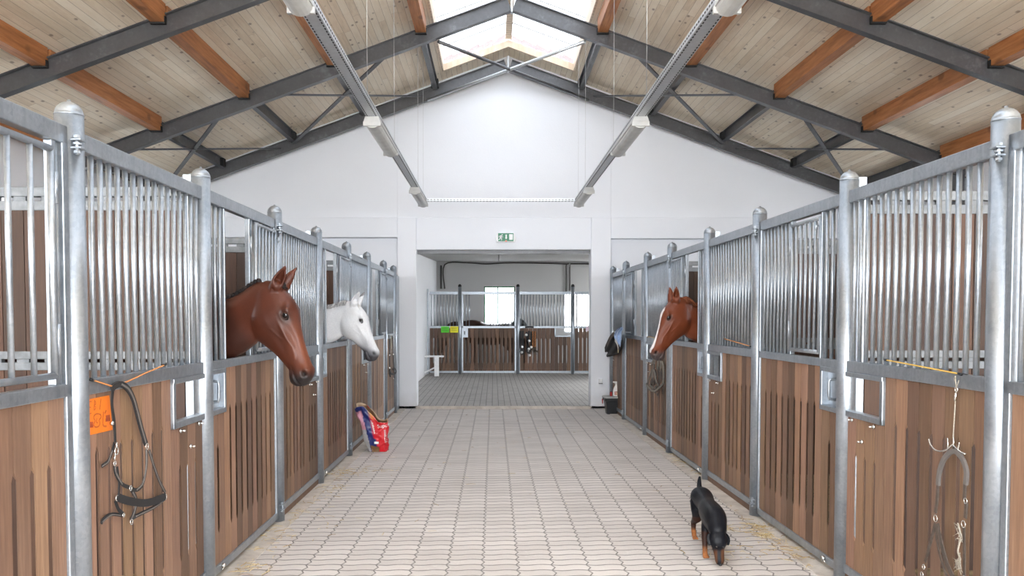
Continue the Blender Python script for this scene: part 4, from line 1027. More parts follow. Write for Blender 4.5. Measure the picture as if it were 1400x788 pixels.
# orange paper with faded drawings
r = hang('paper_sign', onL(136, 595, .010), 'orange paper with faded drawing on the plank panel at left', 'paper sign')
def quadL(px, o, th, side=-1):
    b = MB(); fn = onL if side < 0 else onR; v = [fn(x, y, o) for x, y in px]+[fn(x, y, o+th) for x, y in px]
    return b.add(v, [(0,1,2,3),(7,6,5,4),(0,4,5,1),(1,5,6,2),(2,6,7,3),(3,7,4,0)])
put(quadL([(118.2, 547), (149.5, 540.6), (154, 588), (119.5, 596)], .0095, .002), 'sheet', 'orange', r)
c = crop(110, 530, 10.51); b = MB()
def ink(pts, w, o=.0122): b.strap(pl(o, -1, *c(*pts)), w, .0006, NL, 4)
ink([(160, 205), (120, 210), (118, 280), (150, 285)], .004); ink([(118, 285), (120, 375), (155, 370)], .004)
ink([(205, 180), (195, 330)], .006); ink([(205, 185), (222, 230), (200, 260), (222, 290), (197, 330)], .004); ink([(295, 160), (278, 320)], .006)
ink([(200, 400), (235, 380), (285, 390), (295, 430), (270, 470), (280, 520), (260, 560), (215, 570), (190, 530), (210, 480), (190, 440), (200, 400)], .006); ink([(235, 440), (230, 500), (250, 510)], .005)
ink([(330, 350), (325, 540), (375, 560)], .008)
put(b, 'drawing', 'orange_ink', r)
b = MB(); ink([(120, 520), (180, 515)], .012); ink([(130, 560), (185, 555)], .012); ink([(365, 430), (420, 420)], .016); ink([(360, 470), (425, 460)], .014); ink([(350, 375), (370, 330)], .006); ink([(100, 260), (130, 300)], .005)
put(b, 'dark_blots', 'red_ink', r)

def bungee(pxs, side, mat, label, o=.035):
    P = smoothpath(pl(o, side, *pxs), 6); r = hang('bungee_cord', P[len(P)//2], label, 'elastic cord'); b = MB(); b.tube(P, .0038, 7); put(b, 'cord', mat, r)
    for e, n1 in ((P[0], P[1]), (P[-1], P[-2])):
        d = (e-n1).normalized(); q = MB(); q.tube([e-d*.02, e+d*.004], .007, 8); q.tube([e, e+d*.015+V((0,0,.004)), e+d*.022+V(((-1 if side<0 else 1)*.015, 0, .0)), e+d*.014+V(((-1 if side<0 else 1)*.028, 0, -.004))], .0025, 6); put(q, 'hook', 'black_plastic', r)
    return r
bungee([(124, 519), (135, 522.5), (152, 528), (156, 529), (172, 523), (200, 510), (226, 499)], -1, 'bungee_o', 'orange elastic cord holding up the black halter on the left')
bungee([(1210, 492.3), (1262, 502), (1314, 512)], 1, 'bungee_y', 'yellow elastic cord stretched above the hook rack at right', .03)
bungee([(990, 463.5), (1008, 468.5), (1026.5, 474)], 1, 'bungee_o', 'orange elastic cord on the bars above the three bolts, behind the dog', .03)
bungee([(404, 467), (412, 466.5), (416, 468)], -1, 'bungee_o', 'short orange cord end beside the bay horse\'s nose', .03)
bungee([(885, 461), (890, 461), (896, 462.5)], 1, 'bungee_y', 'short yellow cord end behind the chestnut horse\'s nose', .03)

# black halter with grey piping
c = crop(110, 480, 3.152); L0 = onL(170, 530, .05)
r = hang('halter', L0, 'black halter with pale piping hanging from the orange cord on the left', 'halter')
def S(b, pts, w, th=.004, o=.035, side=-1): b.strap(pl(o, side, *c(*pts)), w, th, NL if side < 0 else NR, 5)
b = MB()
S(b, [(135, 165), (150, 150), (175, 143), (205, 165), (230, 215), (255, 310), (282, 402)], .026, .010)
S(b, [(140, 160), (136, 230), (146, 310), (150, 395)], .018)
S(b, [(285, 425), (284, 500), (270, 570), (243, 600), (215, 590)], .017); S(b, [(215, 590), (180, 575), (152, 530), (146, 485)], .017)
S(b, [(296, 430), (318, 500), (342, 565), (366, 612)], .017)
S(b, [(150, 645), (165, 685), (190, 708)], .017); S(b, [(215, 590), (240, 640), (234, 690), (216, 732)], .020)
S(b, [(370, 632), (320, 672), (240, 712), (218, 728)], .017); S(b, [(90, 745), (100, 725), (135, 705), (188, 710)], .015, .004, .022)
S(b, [(92, 497), (120, 475), (140, 425), (146, 395)], .015, .004, .02); S(b, [(158, 500), (166, 560), (165, 632)], .012)
put(b, 'strap', 'black_web', r)
b = MB()
S(b, [(175, 145), (205, 167), (230, 217), (255, 312), (278, 395)], .009, .012, .037); S(b, [(285, 425), (284, 500), (270, 570), (243, 600)], .006, .005, .038)
S(b, [(180, 575), (155, 530), (147, 490)], .006, .005, .038); S(b, [(296, 430), (318, 500), (342, 565), (366, 612)], .006, .005, .038)
S(b, [(225, 610), (240, 645), (234, 690), (218, 728)], .007, .005, .038); S(b, [(366, 640), (320, 674), (240, 713)], .006, .005, .038); S(b, [(95, 738), (135, 707), (180, 711)], .006, .005, .025); S(b, [(94, 497), (120, 477), (138, 430)], .005, .005, .023)
put(b, 'piping', 'grey_web', r)
b = MB(); S(b, [(160, 632), (220, 650), (290, 655), (365, 628)], .036, .006, .04); put(b, 'noseband', 'black_web', r)
for (x, y, q) in ((287, 412, .014), (366, 630, .014), (216, 592, .011), (158, 635, .012), (220, 738, .012), (148, 485, .010), (186, 708, .009)):
    b = MB(); b.ring(pl(.04, -1, *c((x, y)))[0], q, .0028, NL); put(b, 'ring', 'chrome', r)
b = MB(); b.ring(pl(.04, -1, *c((155, 432)))[0], .016, .0035, NL); b.tube(pl(.04, -1, *c((150, 445), (146, 470))), .005, 6); b.tube(pl(.04, -1, *c((155, 395), (156, 418))), .005, 6); put(b, 'snap_hook', 'chrome', r)
b = MB(); b.ball(pl(.04, -1, *c((136, 312)))[0], .010, 8, 6); put(b, 'buckle', 'chrome', r)

# right: hook rack and worn halter
c = crop(1220, 560, 3.457)
r = hang('hook_rack', pl(.03, 1, (1303, 600))[0], 'wire hook rack hanging from a string on the right plank panel', 'hook rack')
b = MB(); b.tube(smoothpath(pl(.035, 1, (1306, 514), (1307, 530), (1305.5, 560), (1303, 600)), 4), .0030, 6); b.tube(pl(.036, 1, (1304, 517), (1309, 530)), .002, 5); b.tube(pl(.036, 1, (1311, 520), (1308, 530)), .002, 5); put(b, 'string', 'rope', r)
b = MB()
for pts in ([(290, 130), (288, 190)], [(173, 140), (180, 165), (200, 190), (225, 198), (255, 192), (285, 168)], [(285, 168), (320, 200), (345, 212)], [(262, 136), (263, 195)], [(317, 156), (312, 180), (300, 205)]):
    b.tube(smoothpath(pl(.045, 1, *c(*pts)), 5), .0042, 7)
put(b, 'hook', 'chrome', r)
b = MB(); b.ring(pl(.04, 1, (1307.5, 533))[0], .010, .003, NR); b.tube(pl(.04, 1, (1307, 538), (1306, 548)), .006, 6); put(b, 'snap_hook', 'chrome', r)
r = hang('halter', pl(.05, 1, (1303, 690))[0], 'worn brown halter with frayed rope hanging from the hook rack at right', 'halter')
def S2(b, pts, w, th=.004, o=.05): b.strap(pl(o, 1, *c(*pts)), w, th, NR, 5)
b = MB(); S2(b, [(217, 360), (222, 300), (245, 235), (288, 197), (325, 225), (350, 290), (346, 356)], .022, .012); put(b, 'padded_crown', 'grey_web', r)
b = MB(); S2(b, [(216, 355), (212, 420), (204, 490)], .018, .006); S2(b, [(343, 350), (340, 430)], .020, .006); S2(b, [(350, 440), (345, 515)], .018, .006)
S2(b, [(203, 540), (183, 620), (155, 722)], .018); S2(b, [(212, 540), (230, 630), (258, 730), (290, 800)], .028); S2(b, [(205, 545), (214, 640), (240, 740), (268, 810)], .014, .004, .045); S2(b, [(338, 560), (340, 680), (340, 800)], .018)
S2(b, [(140, 780), (170, 880), (230, 960), (300, 960), (340, 900), (342, 790)], .020)
put(b, 'strap', 'brown_web', r)
for x, y, q in ((204, 516, .015), (346, 433, .012), (336, 543, .015), (148, 745, .011), (140, 780, .011), (340, 800, .012)):
    b = MB(); b.ring(pl(.055, 1, *c((x, y)))[0], q, .0028, NR); put(b, 'ring', 'chrome', r)
b = MB(); rng = random.Random(3)
core = smoothpath(pl(.062, 1, *c((310, 540), (322, 600), (310, 670), (318, 700), (312, 745))), 6)
for k in range(7): b.tube([p+V((0, rng.uniform(-.004, .004), rng.uniform(-.003, .003))) for p in core], .003, 5)
for k in range(26):
    p = rng.choice(core[:8]+core[-10:]); b.tube([p, p+V((-.01, rng.uniform(-.035, .025), rng.uniform(-.03, .02))), p+V((-.012, rng.uniform(-.05, .03), rng.uniform(-.05, .01)))], .0012, 4)
put(b, 'frayed_rope', 'rope', r)

# bundle of grey halters under the chestnut's muzzle
c = crop(875, 480, 12.13)
r = hang('halter_bundle', pl(.05, 1, (897, 515))[0], 'bundle of grey halters hanging under the chestnut horse\'s muzzle', 'halter')
def S3(b, pts, w, th=.008, o=.05): b.strap(pl(o, 1, *c(*pts)), w, th, NR, 5)
b = MB(); S3(b, [(235, 130), (200, 200), (190, 230)], .035); S3(b, [(250, 120), (240, 200), (235, 290)], .035, .012, .055); S3(b, [(290, 120), (300, 200), (280, 290)], .04, .012, .05); S3(b, [(340, 160), (345, 230), (330, 290)], .04, .012, .045)
S3(b, [(200, 310), (160, 430), (120, 545)], .022, .012, .07); S3(b, [(225, 310), (245, 400), (265, 500), (290, 560)], .020, .010, .075); S3(b, [(105, 555), (160, 640), (230, 670), (300, 630), (395, 530)], .024, .014, .085); S3(b, [(370, 180), (385, 350), (380, 520)], .022, .012, .05)
S3(b, [(160, 580), (215, 640), (260, 700)], .02, .01, .06); S3(b, [(300, 560), (250, 620), (200, 600), (160, 560)], .02, .01, .065); S3(b, [(210, 330), (205, 450), (215, 560)], .014, .008, .06)
put(b, 'strap', 'rope_grey', r)
for pts, w_, o_ in (([(300, 300), (330, 420), (310, 540)], .07, .04), ([(225, 480), (190, 520), (180, 560)], .06, .06), ([(390, 560), (395, 640), (370, 690)], .04, .03), ([(240, 215), (240, 285)], .04, .068), ([(355, 300), (350, 460)], .04, .045), ([(370, 180), (400, 300), (405, 480)], .025, .035), ([(250, 330), (270, 430), (240, 540)], .05, .035), ([(320, 560), (300, 620), (240, 640)], .05, .04)):
    b = MB(); S3(b, pts, w_, .01, o_); put(b, 'dark_strap', 'brown_web', r)
for x, y in ((112, 555), (395, 535), (235, 290), (262, 600), (290, 725)):
    b = MB(); b.ring(pl(.085, 1, *c((x, y)))[0], .016, .004, NR); put(b, 'ring', 'dark_metal', r)

# cloths on the last right panel
def cloth(rows, side, o, label, name, mat, cat, amp=.025, nf=5, th=.006, ph=0.0, sag=0):
    nx = 14; vs = []; rr = []
    # densify the rows
    for i in range(len(rows)-1):
        for k in range(4):
            t = k/4; rr.append(tuple(rows[i][j]*(1-t)+rows[i+1][j]*t for j in range(3)))
    rr.append(rows[-1]); fn = onL if side < 0 else onR; n = len(rr)
    for lay in (0, 1):
        for i, (y, xl, xr) in enumerate(rr):
            for k in range(nx+1):
                t = k/nx; x = xl+(xr-xl)*t; d = o+amp*(math.sin(t*nf*2.2+ph+i*.13)+.5*math.sin(t*nf*4.1+i*.3+ph*2)) + lay*th
                vs.append(fn(x, y+.5*math.sin(t*13+ph), d))
    W = nx+1; fs = []; q = n*W
    for i in range(n-1):
        for k in range(nx):
            a = i*W+k; fs += [(a, a+1, a+W+1, a+W), (q+a+W, q+a+W+1, q+a+1, q+a)]
    for k in range(nx): fs += [(k, q+k, q+k+1, k+1), ((n-1)*W+k, (n-1)*W+k+1, q+(n-1)*W+k+1, q+(n-1)*W+k)]
    for i in range(n-1): fs += [(i*W, (i+1)*W, q+(i+1)*W, q+i*W), (i*W+nx, q+i*W+nx, q+(i+1)*W+nx, (i+1)*W+nx)]
    root = hang(name, vs[len(vs)//4], label, cat); b = MB(); b.add(vs, fs, True); put(b, 'cloth' if name != 'jacket' else 'shell', mat, root); return root
c = crop(810, 440, 13.14); yy = lambda y: 440+y/13.14; xx = lambda x: 810+x/13.14
jr = cloth([(yy(205), xx(355), xx(395)), (yy(260), xx(310), xx(480)), (yy(330), xx(275), xx(530)), (yy(420), xx(235), xx(530)), (yy(500), xx(205), xx(515)), (yy(570), xx(178), xx(480)), (yy(600), xx(190), xx(400)), (yy(632), xx(230), xx(300))], 1, .09, 'black jacket hanging beside the pale blue towel at right', 'jacket', 'jacket', 'jacket', .030, 4)
b = MB(); b.strap(pl(.15, 1, *c((385, 215), (330, 290), (285, 390), (262, 420))), .06, .006, NR); put(b, 'lining', 'jacket_lining', jr)
tw = cloth([(yy(98), xx(500), xx(545)), (yy(125), xx(450), xx(548)), (yy(170), xx(410), xx(525)), (yy(240), xx(385), xx(520)), (yy(310), xx(400), xx(522)), (yy(370), xx(415), xx(515)), (yy(420), xx(475), xx(512)), (yy(455), xx(490), xx(500))], 1, .18, 'pale blue cloth draped over the rail above the black jacket', 'towel', 'towel', 'towel', .018, 5, ph=1.0)
b = MB(); b.strap(pl(.20, 1, *c((405, 330), (445, 400), (462, 490))), .045, .006, NR); put(b, 'hem', 'cream_cloth', tw)
b = MB(); b.strap(pl(.20, 1, *c((462, 505), (462, 560))), .030, .006, NR); put(b, 'care_tag', 'label_yellow', tw)
b = MB(); b.tube(pl(.06, 1, *c((385, 150), (385, 190)))+pl(.16, 1, *c((480, 175))), .006, 6); r = hang('coat_hook', onR(839.5, 452.5, .06), 'metal hook holding the towel and jacket', 'hook'); put(b, 'hook', 'chrome', r)

# bridle at the far end of the left row
c = crop(520, 450, 9.867)
r = hang('bridle', onL(535, 490, .04), 'narrow black bridle hanging on the last left panel by the white pillar', 'bridle')
b = MB()
for pts, w in (([(115, 85), (122, 200), (120, 350), (125, 530), (140, 640)], .035), ([(165, 90), (172, 250), (172, 350), (185, 560), (190, 660)], .035), ([(130, 560), (150, 605), (190, 610), (212, 580), (200, 540), (170, 545)], .035), ([(120, 540), (115, 580), (135, 640)], .03)):
    b.strap(pl(.05, -1, *c(*pts)), w*.8, .008, NL)
put(b, 'strap', 'black_web', r)
b = MB(); b.strap(pl(.045, -1, *c((148, 85), (148, 270))), .06, .01, NL); put(b, 'pale_strap', 'rope', r)
for x, y in ((122, 355), (172, 345), (172, 665), (122, 525)): put(MB().ball(pl(.055, -1, *c((x, y)))[0], .016, 8, 6), 'stud', 'chrome', r)
b = MB(); b.box((-.02, -.20, 0), (.10, .20, .012)); b.box((-.02, -.2, -.05), (-.008, .2, .0)); r = hang('bridle_shelf', onL(534, 459, .03), 'small pale bracket on the rail above the narrow black bridle', 'bracket'); b.build('plate', M['tray'], r, .003)

# ------------------------------------------------------------------ feed bag
BX, BY = -1.372, 9.66
r = empty('feed_bag', (BX, BY, 0), 0, 'open red and blue feed bag standing on the paving by the left stalls', 'feed bag')
b = MB(); nt, nh = 72, 44; vs = []; 
def bagp(h, th, inner=0.0):
    co, si = math.cos(th), math.sin(th)
    Htop = .345 + .175*sstep(np.array([-co]), -.30, .25)[0] + .012*math.sin(th*3+1)
    if si > .2: Htop += .03
    w = .112 + .090*h**1.2; d = .085 + .035*math.sin(math.pi*min(1, h*1.1)); cxx = -.055*h - .02*h*h
    w -= inner; d -= inner; e = .62
    x = cxx + w*math.copysign(abs(co)**e, co); y = d*math.copysign(abs(si)**e, si)
    z = h*Htop; nn = noise.noise(V((x*9, y*9+3, z*8)))*.026 + (abs(noise.noise(V((x*16, y*16, z*14))))-.2)*-.030 + .010*math.sin(z*38+x*30)*h
    return V((x + nn*co, y + nn*si, max(0.001, z + .012*nn/.02*h)))
colr = dict(red=(.62, .012, .022), blue=(.018, .028, .14), pink=(.62, .30, .38), silver=(.42, .41, .42), brown=(.22, .12, .05), inside=(.16, .08, .04), yellow=(.75, .38, .03), tan=(.55, .42, .28))
def bagcol(h, th, x):
    co, si = math.cos(th), math.sin(th)
    u = (x - (-.055*h-.02*h*h))/(.112+.09*h**1.2)
    if si < .3:
        if h > .93 and u < -.1: return colr['blue']
        if u < -.62: return colr['pink'] if h > .50 else colr['silver']
        if u < -.12 + .25*(h < .35): 
            return colr['brown'] if (h < .15 and u > -.55) else colr['blue']
        if h < .15 and u < .30: return colr['brown']
        if h > .88 and -.12 < u < .0: return colr['yellow']
        return colr['red']
    if u > .2 or h > .9: return colr['red']
    return colr['blue']
for i in range(nh+1):
    for k in range(nt):
        th = 2*math.pi*k/nt; p = bagp(i/nh, th); b.c.append(bagcol(i/nh, th, p.x)); b.v.append(tuple(p))
W = nt
for i in range(nh):
    for k in range(nt): b.f.append((i*W+k, i*W+(k+1)%W, (i+1)*W+(k+1)%W, (i+1)*W+k)); b.sm.append(True)
base = len(b.v)
for i in range(9):       # inside wall
    h = 1 - i*.06
    for k in range(nt): th = 2*math.pi*k/nt; b.v.append(tuple(bagp(h, th, .010 if i else .004)+V((0,0,.004 if i==0 else 0)))); b.c.append(colr['inside'] if i else colr['tan'])
for k in range(W): b.f.append((nh*W+k, nh*W+(k+1)%W, base+(k+1)%W, base+k)); b.sm.append(True)
for i in range(8):
    for k in range(W): b.f.append((base+i*W+k, base+i*W+(k+1)%W, base+(i+1)*W+(k+1)%W, base+(i+1)*W+k)); b.sm.append(True)
b.f.append(tuple(base+8*W+k for k in range(W))); b.sm.append(False); b.f.append(tuple(range(W))[::-1]); b.sm.append(False)
b.build('sack', M['bag'], r)
def bagpt(px, py, o=.006):     # pixel -> front of the bag
    d = ray(px, py); Y = BY - .115; p = EYE + d*(Y/d.y); return p
def textmesh(name, s, size, mat, root, M4, extrude=.0006):
    cu = bpy.data.curves.new(name, 'FONT'); cu.body = s; cu.size = size; cu.extrude = extrude; cu.align_x = 'CENTER'; cu.align_y = 'CENTER'
    t = bpy.data.objects.new(name+'_t', cu); col.objects.link(t); bpy.context.view_layer.update()
    me = bpy.data.meshes.new_from_object(t.evaluated_get(bpy.context.evaluated_depsgraph_get())); bpy.data.objects.remove(t); bpy.data.curves.remove(cu)
    me.transform(M4); me.materials.clear(); me.materials.append(M[mat]); me.name = name; return link(name, me, root)
# lettering wraps on the bag: project each text mesh on the sack
sack_bv = BVHTree.FromPolygons([V(p) for p in b.v], b.f)
def wrap(o, off=.002):
    for v in o.data.vertices:
        h = sack_bv.ray_cast(V((v.co.x, -.6, v.co.z)), V((0, 1, 0)))[0]
        if h: v.co.y = h.y - off + (v.co.y)
def bagtext(s, size, px, py, ang):
    q = bagpt(px, py) - r.location; m4 = Matrix.Translation((q.x, 0, q.z)) @ Matrix.Rotation(math.pi/2, 4, 'X') @ Matrix.Rotation(ang, 4, 'Z')
    o = textmesh('lettering', s, size, 'exit_white', r, m4); wrap(o)
bagtext('Super', .062, 523.5, 583, .15)
bb = MB(); rg = random.Random(5)
def mark(x0, y0, x1, y1):
    p, q = bagpt(x0, y0)-r.location, bagpt(x1, y1)-r.location; bb.beam((p.x, 0, p.z), (q.x, 0, q.z), .007, .001, up=(0, 1, 0))
for k in range(9):
    y = 589+k*2.0; mark(524.5+.2*k, y, 527.2+.1*k, y+rg.uniform(-.6, .8)); mark(524.6+.2*k, y, 525.2+.2*k, y+1.2)
for k in range(9):
    y = 576+k*2.0; mark(506+.65*k, y, 509+.5*k, y+rg.uniform(-.6, .9)); mark(507+.6*k, y, 507.4+.6*k, y+1.3)
o = bb.build('side_lettering', M['exit_white'], r); wrap(o, .003)
bb = MB(); p0, p1 = bagpt(511.5, 604.3)-r.location, bagpt(517.8, 607.3)-r.location
for i in range(6):
    for j in range(3):
        x0 = p0.x+(p1.x-p0.x)*i/6; x1 = p0.x+(p1.x-p0.x)*(i+1)/6; z0 = p1.z+(p0.z-p1.z)*j/3; z1 = p1.z+(p0.z-p1.z)*(j+1)/3; bb.add([(x0, 0, z0), (x1, 0, z0), (x1, 0, z1), (x0, 0, z1)], [(0, 1, 2, 3)])
o = bb.build('price_sticker', M['exit_white'], r); wrap(o, .004)
sd = o.modifiers.new('s', 'SOLIDIFY'); sd.thickness = .001

# ------------------------------------------------------------------ tub, spray bottle, tin, socket
tb = V((1.985, 13.42, 0)); r = empty('plastic_tub', tb, .05, 'black plastic tub with grey lid at the foot of the right pillar', 'plastic tub')
b = MB(); w0, w1, d0, d1, hh = .12, .158, .10, .13, .265
prof = []
def rr(w, d, z, n=6, k=.03):
    out = []
    for cx_, cy_, a0 in ((w-k, d-k, 0), (-w+k, d-k, 90), (-w+k, -d+k, 180), (w-k, -d+k, 270)):
        for i in range(n): a = math.radians(a0+90*i/(n-1)); out.append((cx_+k*math.cos(a), cy_+k*math.sin(a), z))
    return out
def stack(b, rings, smooth=True):
    n = len(rings[0]); vs = [p for q in rings for p in q]; fs = [tuple(range(n))[::-1], tuple((len(rings)-1)*n+k for k in range(n))]
    for i in range(len(rings)-1):
        for k in range(n): fs.append((i*n+k, i*n+(k+1)%n, (i+1)*n+(k+1)%n, (i+1)*n+k))
    b.add(vs, fs, smooth)
stack(b, [rr(w0, d0, 0), rr(w1-.012, d1-.012, hh-.05), rr(w1+.006, d1+.006, hh-.045), rr(w1+.008, d1+.008, hh)], False); b.build('tub', M['black_plastic'], r)
b = MB(); stack(b, [rr(w1+.016, d1+.016, hh), rr(w1+.016, d1+.016, hh+.018), rr(w1-.01, d1-.01, hh+.03)], False); b.build('lid', M['grey_plastic'], r)
b = MB(); b.tube([(-.18, .02, hh-.10), (-.185, .02, hh-.02)], .008, 6); b.build('handle', M['red'], r)
sb = V((2.02, 13.38, hh+.030)); r = empty('spray_bottle', sb, 0, 'white spray bottle standing on the grey lid of the tub', 'spray bottle')
b = MB(); stack(b, [rr(.052, .032, 0, k=.02), rr(.054, .034, .01, k=.02), rr(.052, .033, .09, k=.02), rr(.036, .026, .14, k=.02), rr(.020, .018, .175, k=.015), rr(.014, .014, .19, k=.012)]); b.build('bottle', M['bottle'], r)
b = MB(); b.box((-.018, -.014, .19), (.018, .014, .215)); b.box((-.045, -.012, .215), (.025, .012, .24)); b.box((-.055, -.008, .222), (-.045, .008, .238)); b.build('spray_head', M['bottle'], r, .003)
b = MB(); b.tube([(-.025, 0, .216), (-.034, 0, .195), (-.042, 0, .175)], .004, 6); b.build('trigger', M['grey_plastic'], r)
b = MB(); b.box((-.032, -.0355, .02), (.038, -.033, .08)); b.build('label', M['bottle_label'], r)
b = MB(); b.box((.0, -.037, .03), (.035, -.0352, .06)); b.build('label_patch', M['label_yellow'], r)
r = empty('red_tin', (1.935, 13.37, hh+.030), 0, 'small red tin left of the white spray bottle', 'tin')
MB().lathe([(.018, 0), (.019, .004), (.019, .055), (.015, .062), (.015, .068)], n=16).build('tin', M['red'], r); MB().lathe([(.016, .068), (.016, .078)], n=16, smooth=False).build('cap', M['dark_metal'], r)
p = atY(820.8, 521, YG); r = empty('wall_socket', p, 0, 'small white socket low on the right pillar', 'socket')
b = MB(); b.box((-.036, -.045, -.045), (.036, 0, .04)); b.build('box', M['white_paint'], r, .01); b = MB(); b.box((-.032, -.052, -.05), (.032, -.01, -.036)); b.build('flap', M['dark_metal'], r, .003)

# ------------------------------------------------------------------ exit sign
p = atY(691.5, 325, YG-.01+.04); r = empty('exit_sign', p, 0, 'green emergency exit sign above the wide opening', 'exit sign')
sc = 1/78.6   # metres per picture pixel at the wall
b = MB(); k = 26.26
def E(x, z, y): return ((x-565)/k*sc, y, -(z-385)/k*sc)
b.prism([(190, 400), (235, 240), (880, 240), (935, 400), (880, 555), (235, 555)], lambda x, z: E(x, z, 0), lambda x, z: E(x, z, -.055)); b.build('housing', M['white_paint'], r, .006)
b = MB(); b.prism([(292, 240), (838, 240), (838, 525), (292, 525)], lambda x, z: E(x, z, -.050), lambda x, z: E(x, z, -.058)); b.build('green_panel', M['exit_green'], r)
b = MB()
def seg(x0, z0, x1, z1, w): b.beam(E(x0, z0, -.0595), E(x1, z1, -.0595), w/k*sc, .002, up=(0, 1, 0))
b.prism([(433+22*math.cos(a), 300+22*math.sin(a)) for a in [2*math.pi*i/10 for i in range(10)]], lambda x, z: E(x, z, -.0585), lambda x, z: E(x, z, -.0605))
seg(405, 320, 375, 400, 52); seg(390, 325, 335, 345, 22); seg(335, 345, 322, 385, 20); seg(405, 335, 430, 370, 20); seg(430, 370, 468, 372, 18)
seg(370, 395, 350, 455, 30); seg(350, 455, 300, 468, 24); seg(385, 395, 420, 430, 30); seg(420, 430, 412, 492, 24)
b.build('running_figure', M['exit_white'], r)
b = MB(); b.prism([(552, 290), (603, 290), (603, 400), (622, 400), (578, 462), (533, 400), (552, 400)], lambda x, z: E(x, z, -.0585), lambda x, z: E(x, z, -.0605)); b.build('arrow', M['exit_white'], r)
b = MB(); b.prism([(684, 275), (812, 275), (812, 475), (684, 475)], lambda x, z: E(x, z, -.0585), lambda x, z: E(x, z, -.0605)); b.build('door_symbol', M['exit_white'], r)
b = MB(); b.prism([(545, 500), (602, 500), (602, 545), (545, 545)], lambda x, z: E(x, z, -.0585), lambda x, z: E(x, z, -.0625)); b.build('indicator', M['lamp_red'], r)

# ------------------------------------------------------------------ far room bits
def sheet(px, mat, label, ink_=None):
    x0, y0, x1, y1 = px; p = atY((x0+x1)/2, y1, YF-.028); r = empty('paper_sheet', p, 0, label, 'paper sheet'); a = atY(x0, y0, YF-.028)-p; c_ = atY(x1, y1, YF-.028)-p
    MB().box((a.x, 0, c_.z), (c_.x, .004, a.z)).build('sheet', M[mat], r)
    if ink_:
        b = MB()
        for i in range(4): z = c_.z+(a.z-c_.z)*(.25+.17*i); b.box((a.x*.75, -.001, z), (c_.x*(.7-.12*(i % 2)), 0, z+.012))
        b.build('writing_lines', M[ink_], r)
sheet((603, 446.5, 614, 455), 'green_paper', 'bright green sheet on the far plank panel', 'faint_ink')
sheet((615.5, 446.5, 626.5, 455), 'yellow_paper', 'yellow sheet right of the green one on the far panel', 'faint_ink2')
sheet((801, 446, 812, 453), 'pink_paper', 'pale sheet at the right end of the far row', None)
def F(px, py, o=.05): return atY(px, py, YF-o)
c = crop(690, 440, 14.33)
specs = [('dark halters hanging beside the middle pole of the far row', 305, 380, 'black_web', [(310, 180), (305, 400), (320, 600)], [(355, 180), (350, 420), (370, 560)], [(300, 350), (360, 350)], [(300, 600), (340, 560), (370, 610), (330, 640)]),
         ('dark bridle in the middle of the tack hanging on the far row', 430, 560, 'black_web', [(430, 200), (445, 420), (430, 600)], [(480, 180), (460, 300), (450, 420), (480, 540)], [(520, 200), (520, 420), (490, 600), (440, 600)], [(400, 110), (480, 105), (570, 110)]),
         ('brown braided reins on the far row, rightmost of the tack', 545, 610, 'brown_web', [(555, 190), (548, 350), (540, 480), (575, 610)], [(592, 190), (600, 380), (595, 560), (610, 650)], [(570, 560), (650, 590)])]
for lb, x0, x1, mt, *ls in specs:
    r = hang('bridle', F(*c(((x0+x1)/2, 350))[0]), lb, 'bridle'); b = MB()
    for pts in ls: b.strap([F(*q) for q in c(*pts)], .05, .014, (0, -1, 0))
    put(b, 'strap', mt, r); b = MB()
    if mt == 'brown_web':
        for xq in (553, 597):
            for k_ in range(12): b.ball(F(*c((xq-(k_ % 2)*4, 200+k_*26))[0], .07), .022, 6, 5)
        put(b, 'braid', 'purlin', r)
    else:
        for q in (((342, 495), (335, 600)) if x0 == 305 else ((425, 260), (475, 535), (520, 500), (480, 375), (490, 660))): b.ball(F(*c(q)[0], .07), .035, 8, 6)
        put(b, 'buckle', 'white_paint', r)
# cables on the far back wall
r = hang('cable_run', (0, 25.93, 3.2), 'grey cable conduit running across the top of the far wall', 'cable')
b = MB(); Yc = 25.94
b.tube(smoothpath([atY(603, 395, Yc), atY(603, 363, Yc)], 3), .03, 6); b.tube(smoothpath([atY(608, 395, Yc), atY(608, 362, Yc), atY(640, 359.5, Yc), atY(665, 361, Yc), atY(700, 359.5, Yc), atY(772, 361, Yc), atY(774, 364, Yc), atY(774, 400, Yc)], 5), .022, 6)
b.tube([atY(806, 361, Yc), atY(780, 361, Yc), atY(779, 366, Yc), atY(779, 400, Yc)], .022, 6); put(b, 'conduit', 'dark_metal', r)
r = hang('ceiling_fitting', atY(682, 345, 20.0), 'small black lamp fitting under the far ceiling', 'ceiling lamp')
b = MB(); z = .0; b.lathe([(.06, -.06), (.10, -.02), (.10, .0), (.07, .05)], n=16); b.build('shade', M['black_gap'], r); MB().tube([(0, 0, -.06), (0, 0, -.22)], .008, 6).build('pull_cord', M['dark_metal'], r)
r = hang('white_barrier', (-1.60, 21.4, .045), 'low white barrier at the left end of the far row', 'barrier')
b = MB(); b.box((.05, -.05, 0), (.17, .05, .50)); b.build('post', M['white_paint'], r, .005)
b = MB(); b.box((-.35, -.03, .50), (.30, .03, .545)); b.build('top_rail', M['white_paint'], r, .004)
b = MB(); b.beam((-.30, 0, .05), (.05, 0, .22), .03, .04); b.build('lower_rail', M['white_paint'], r)

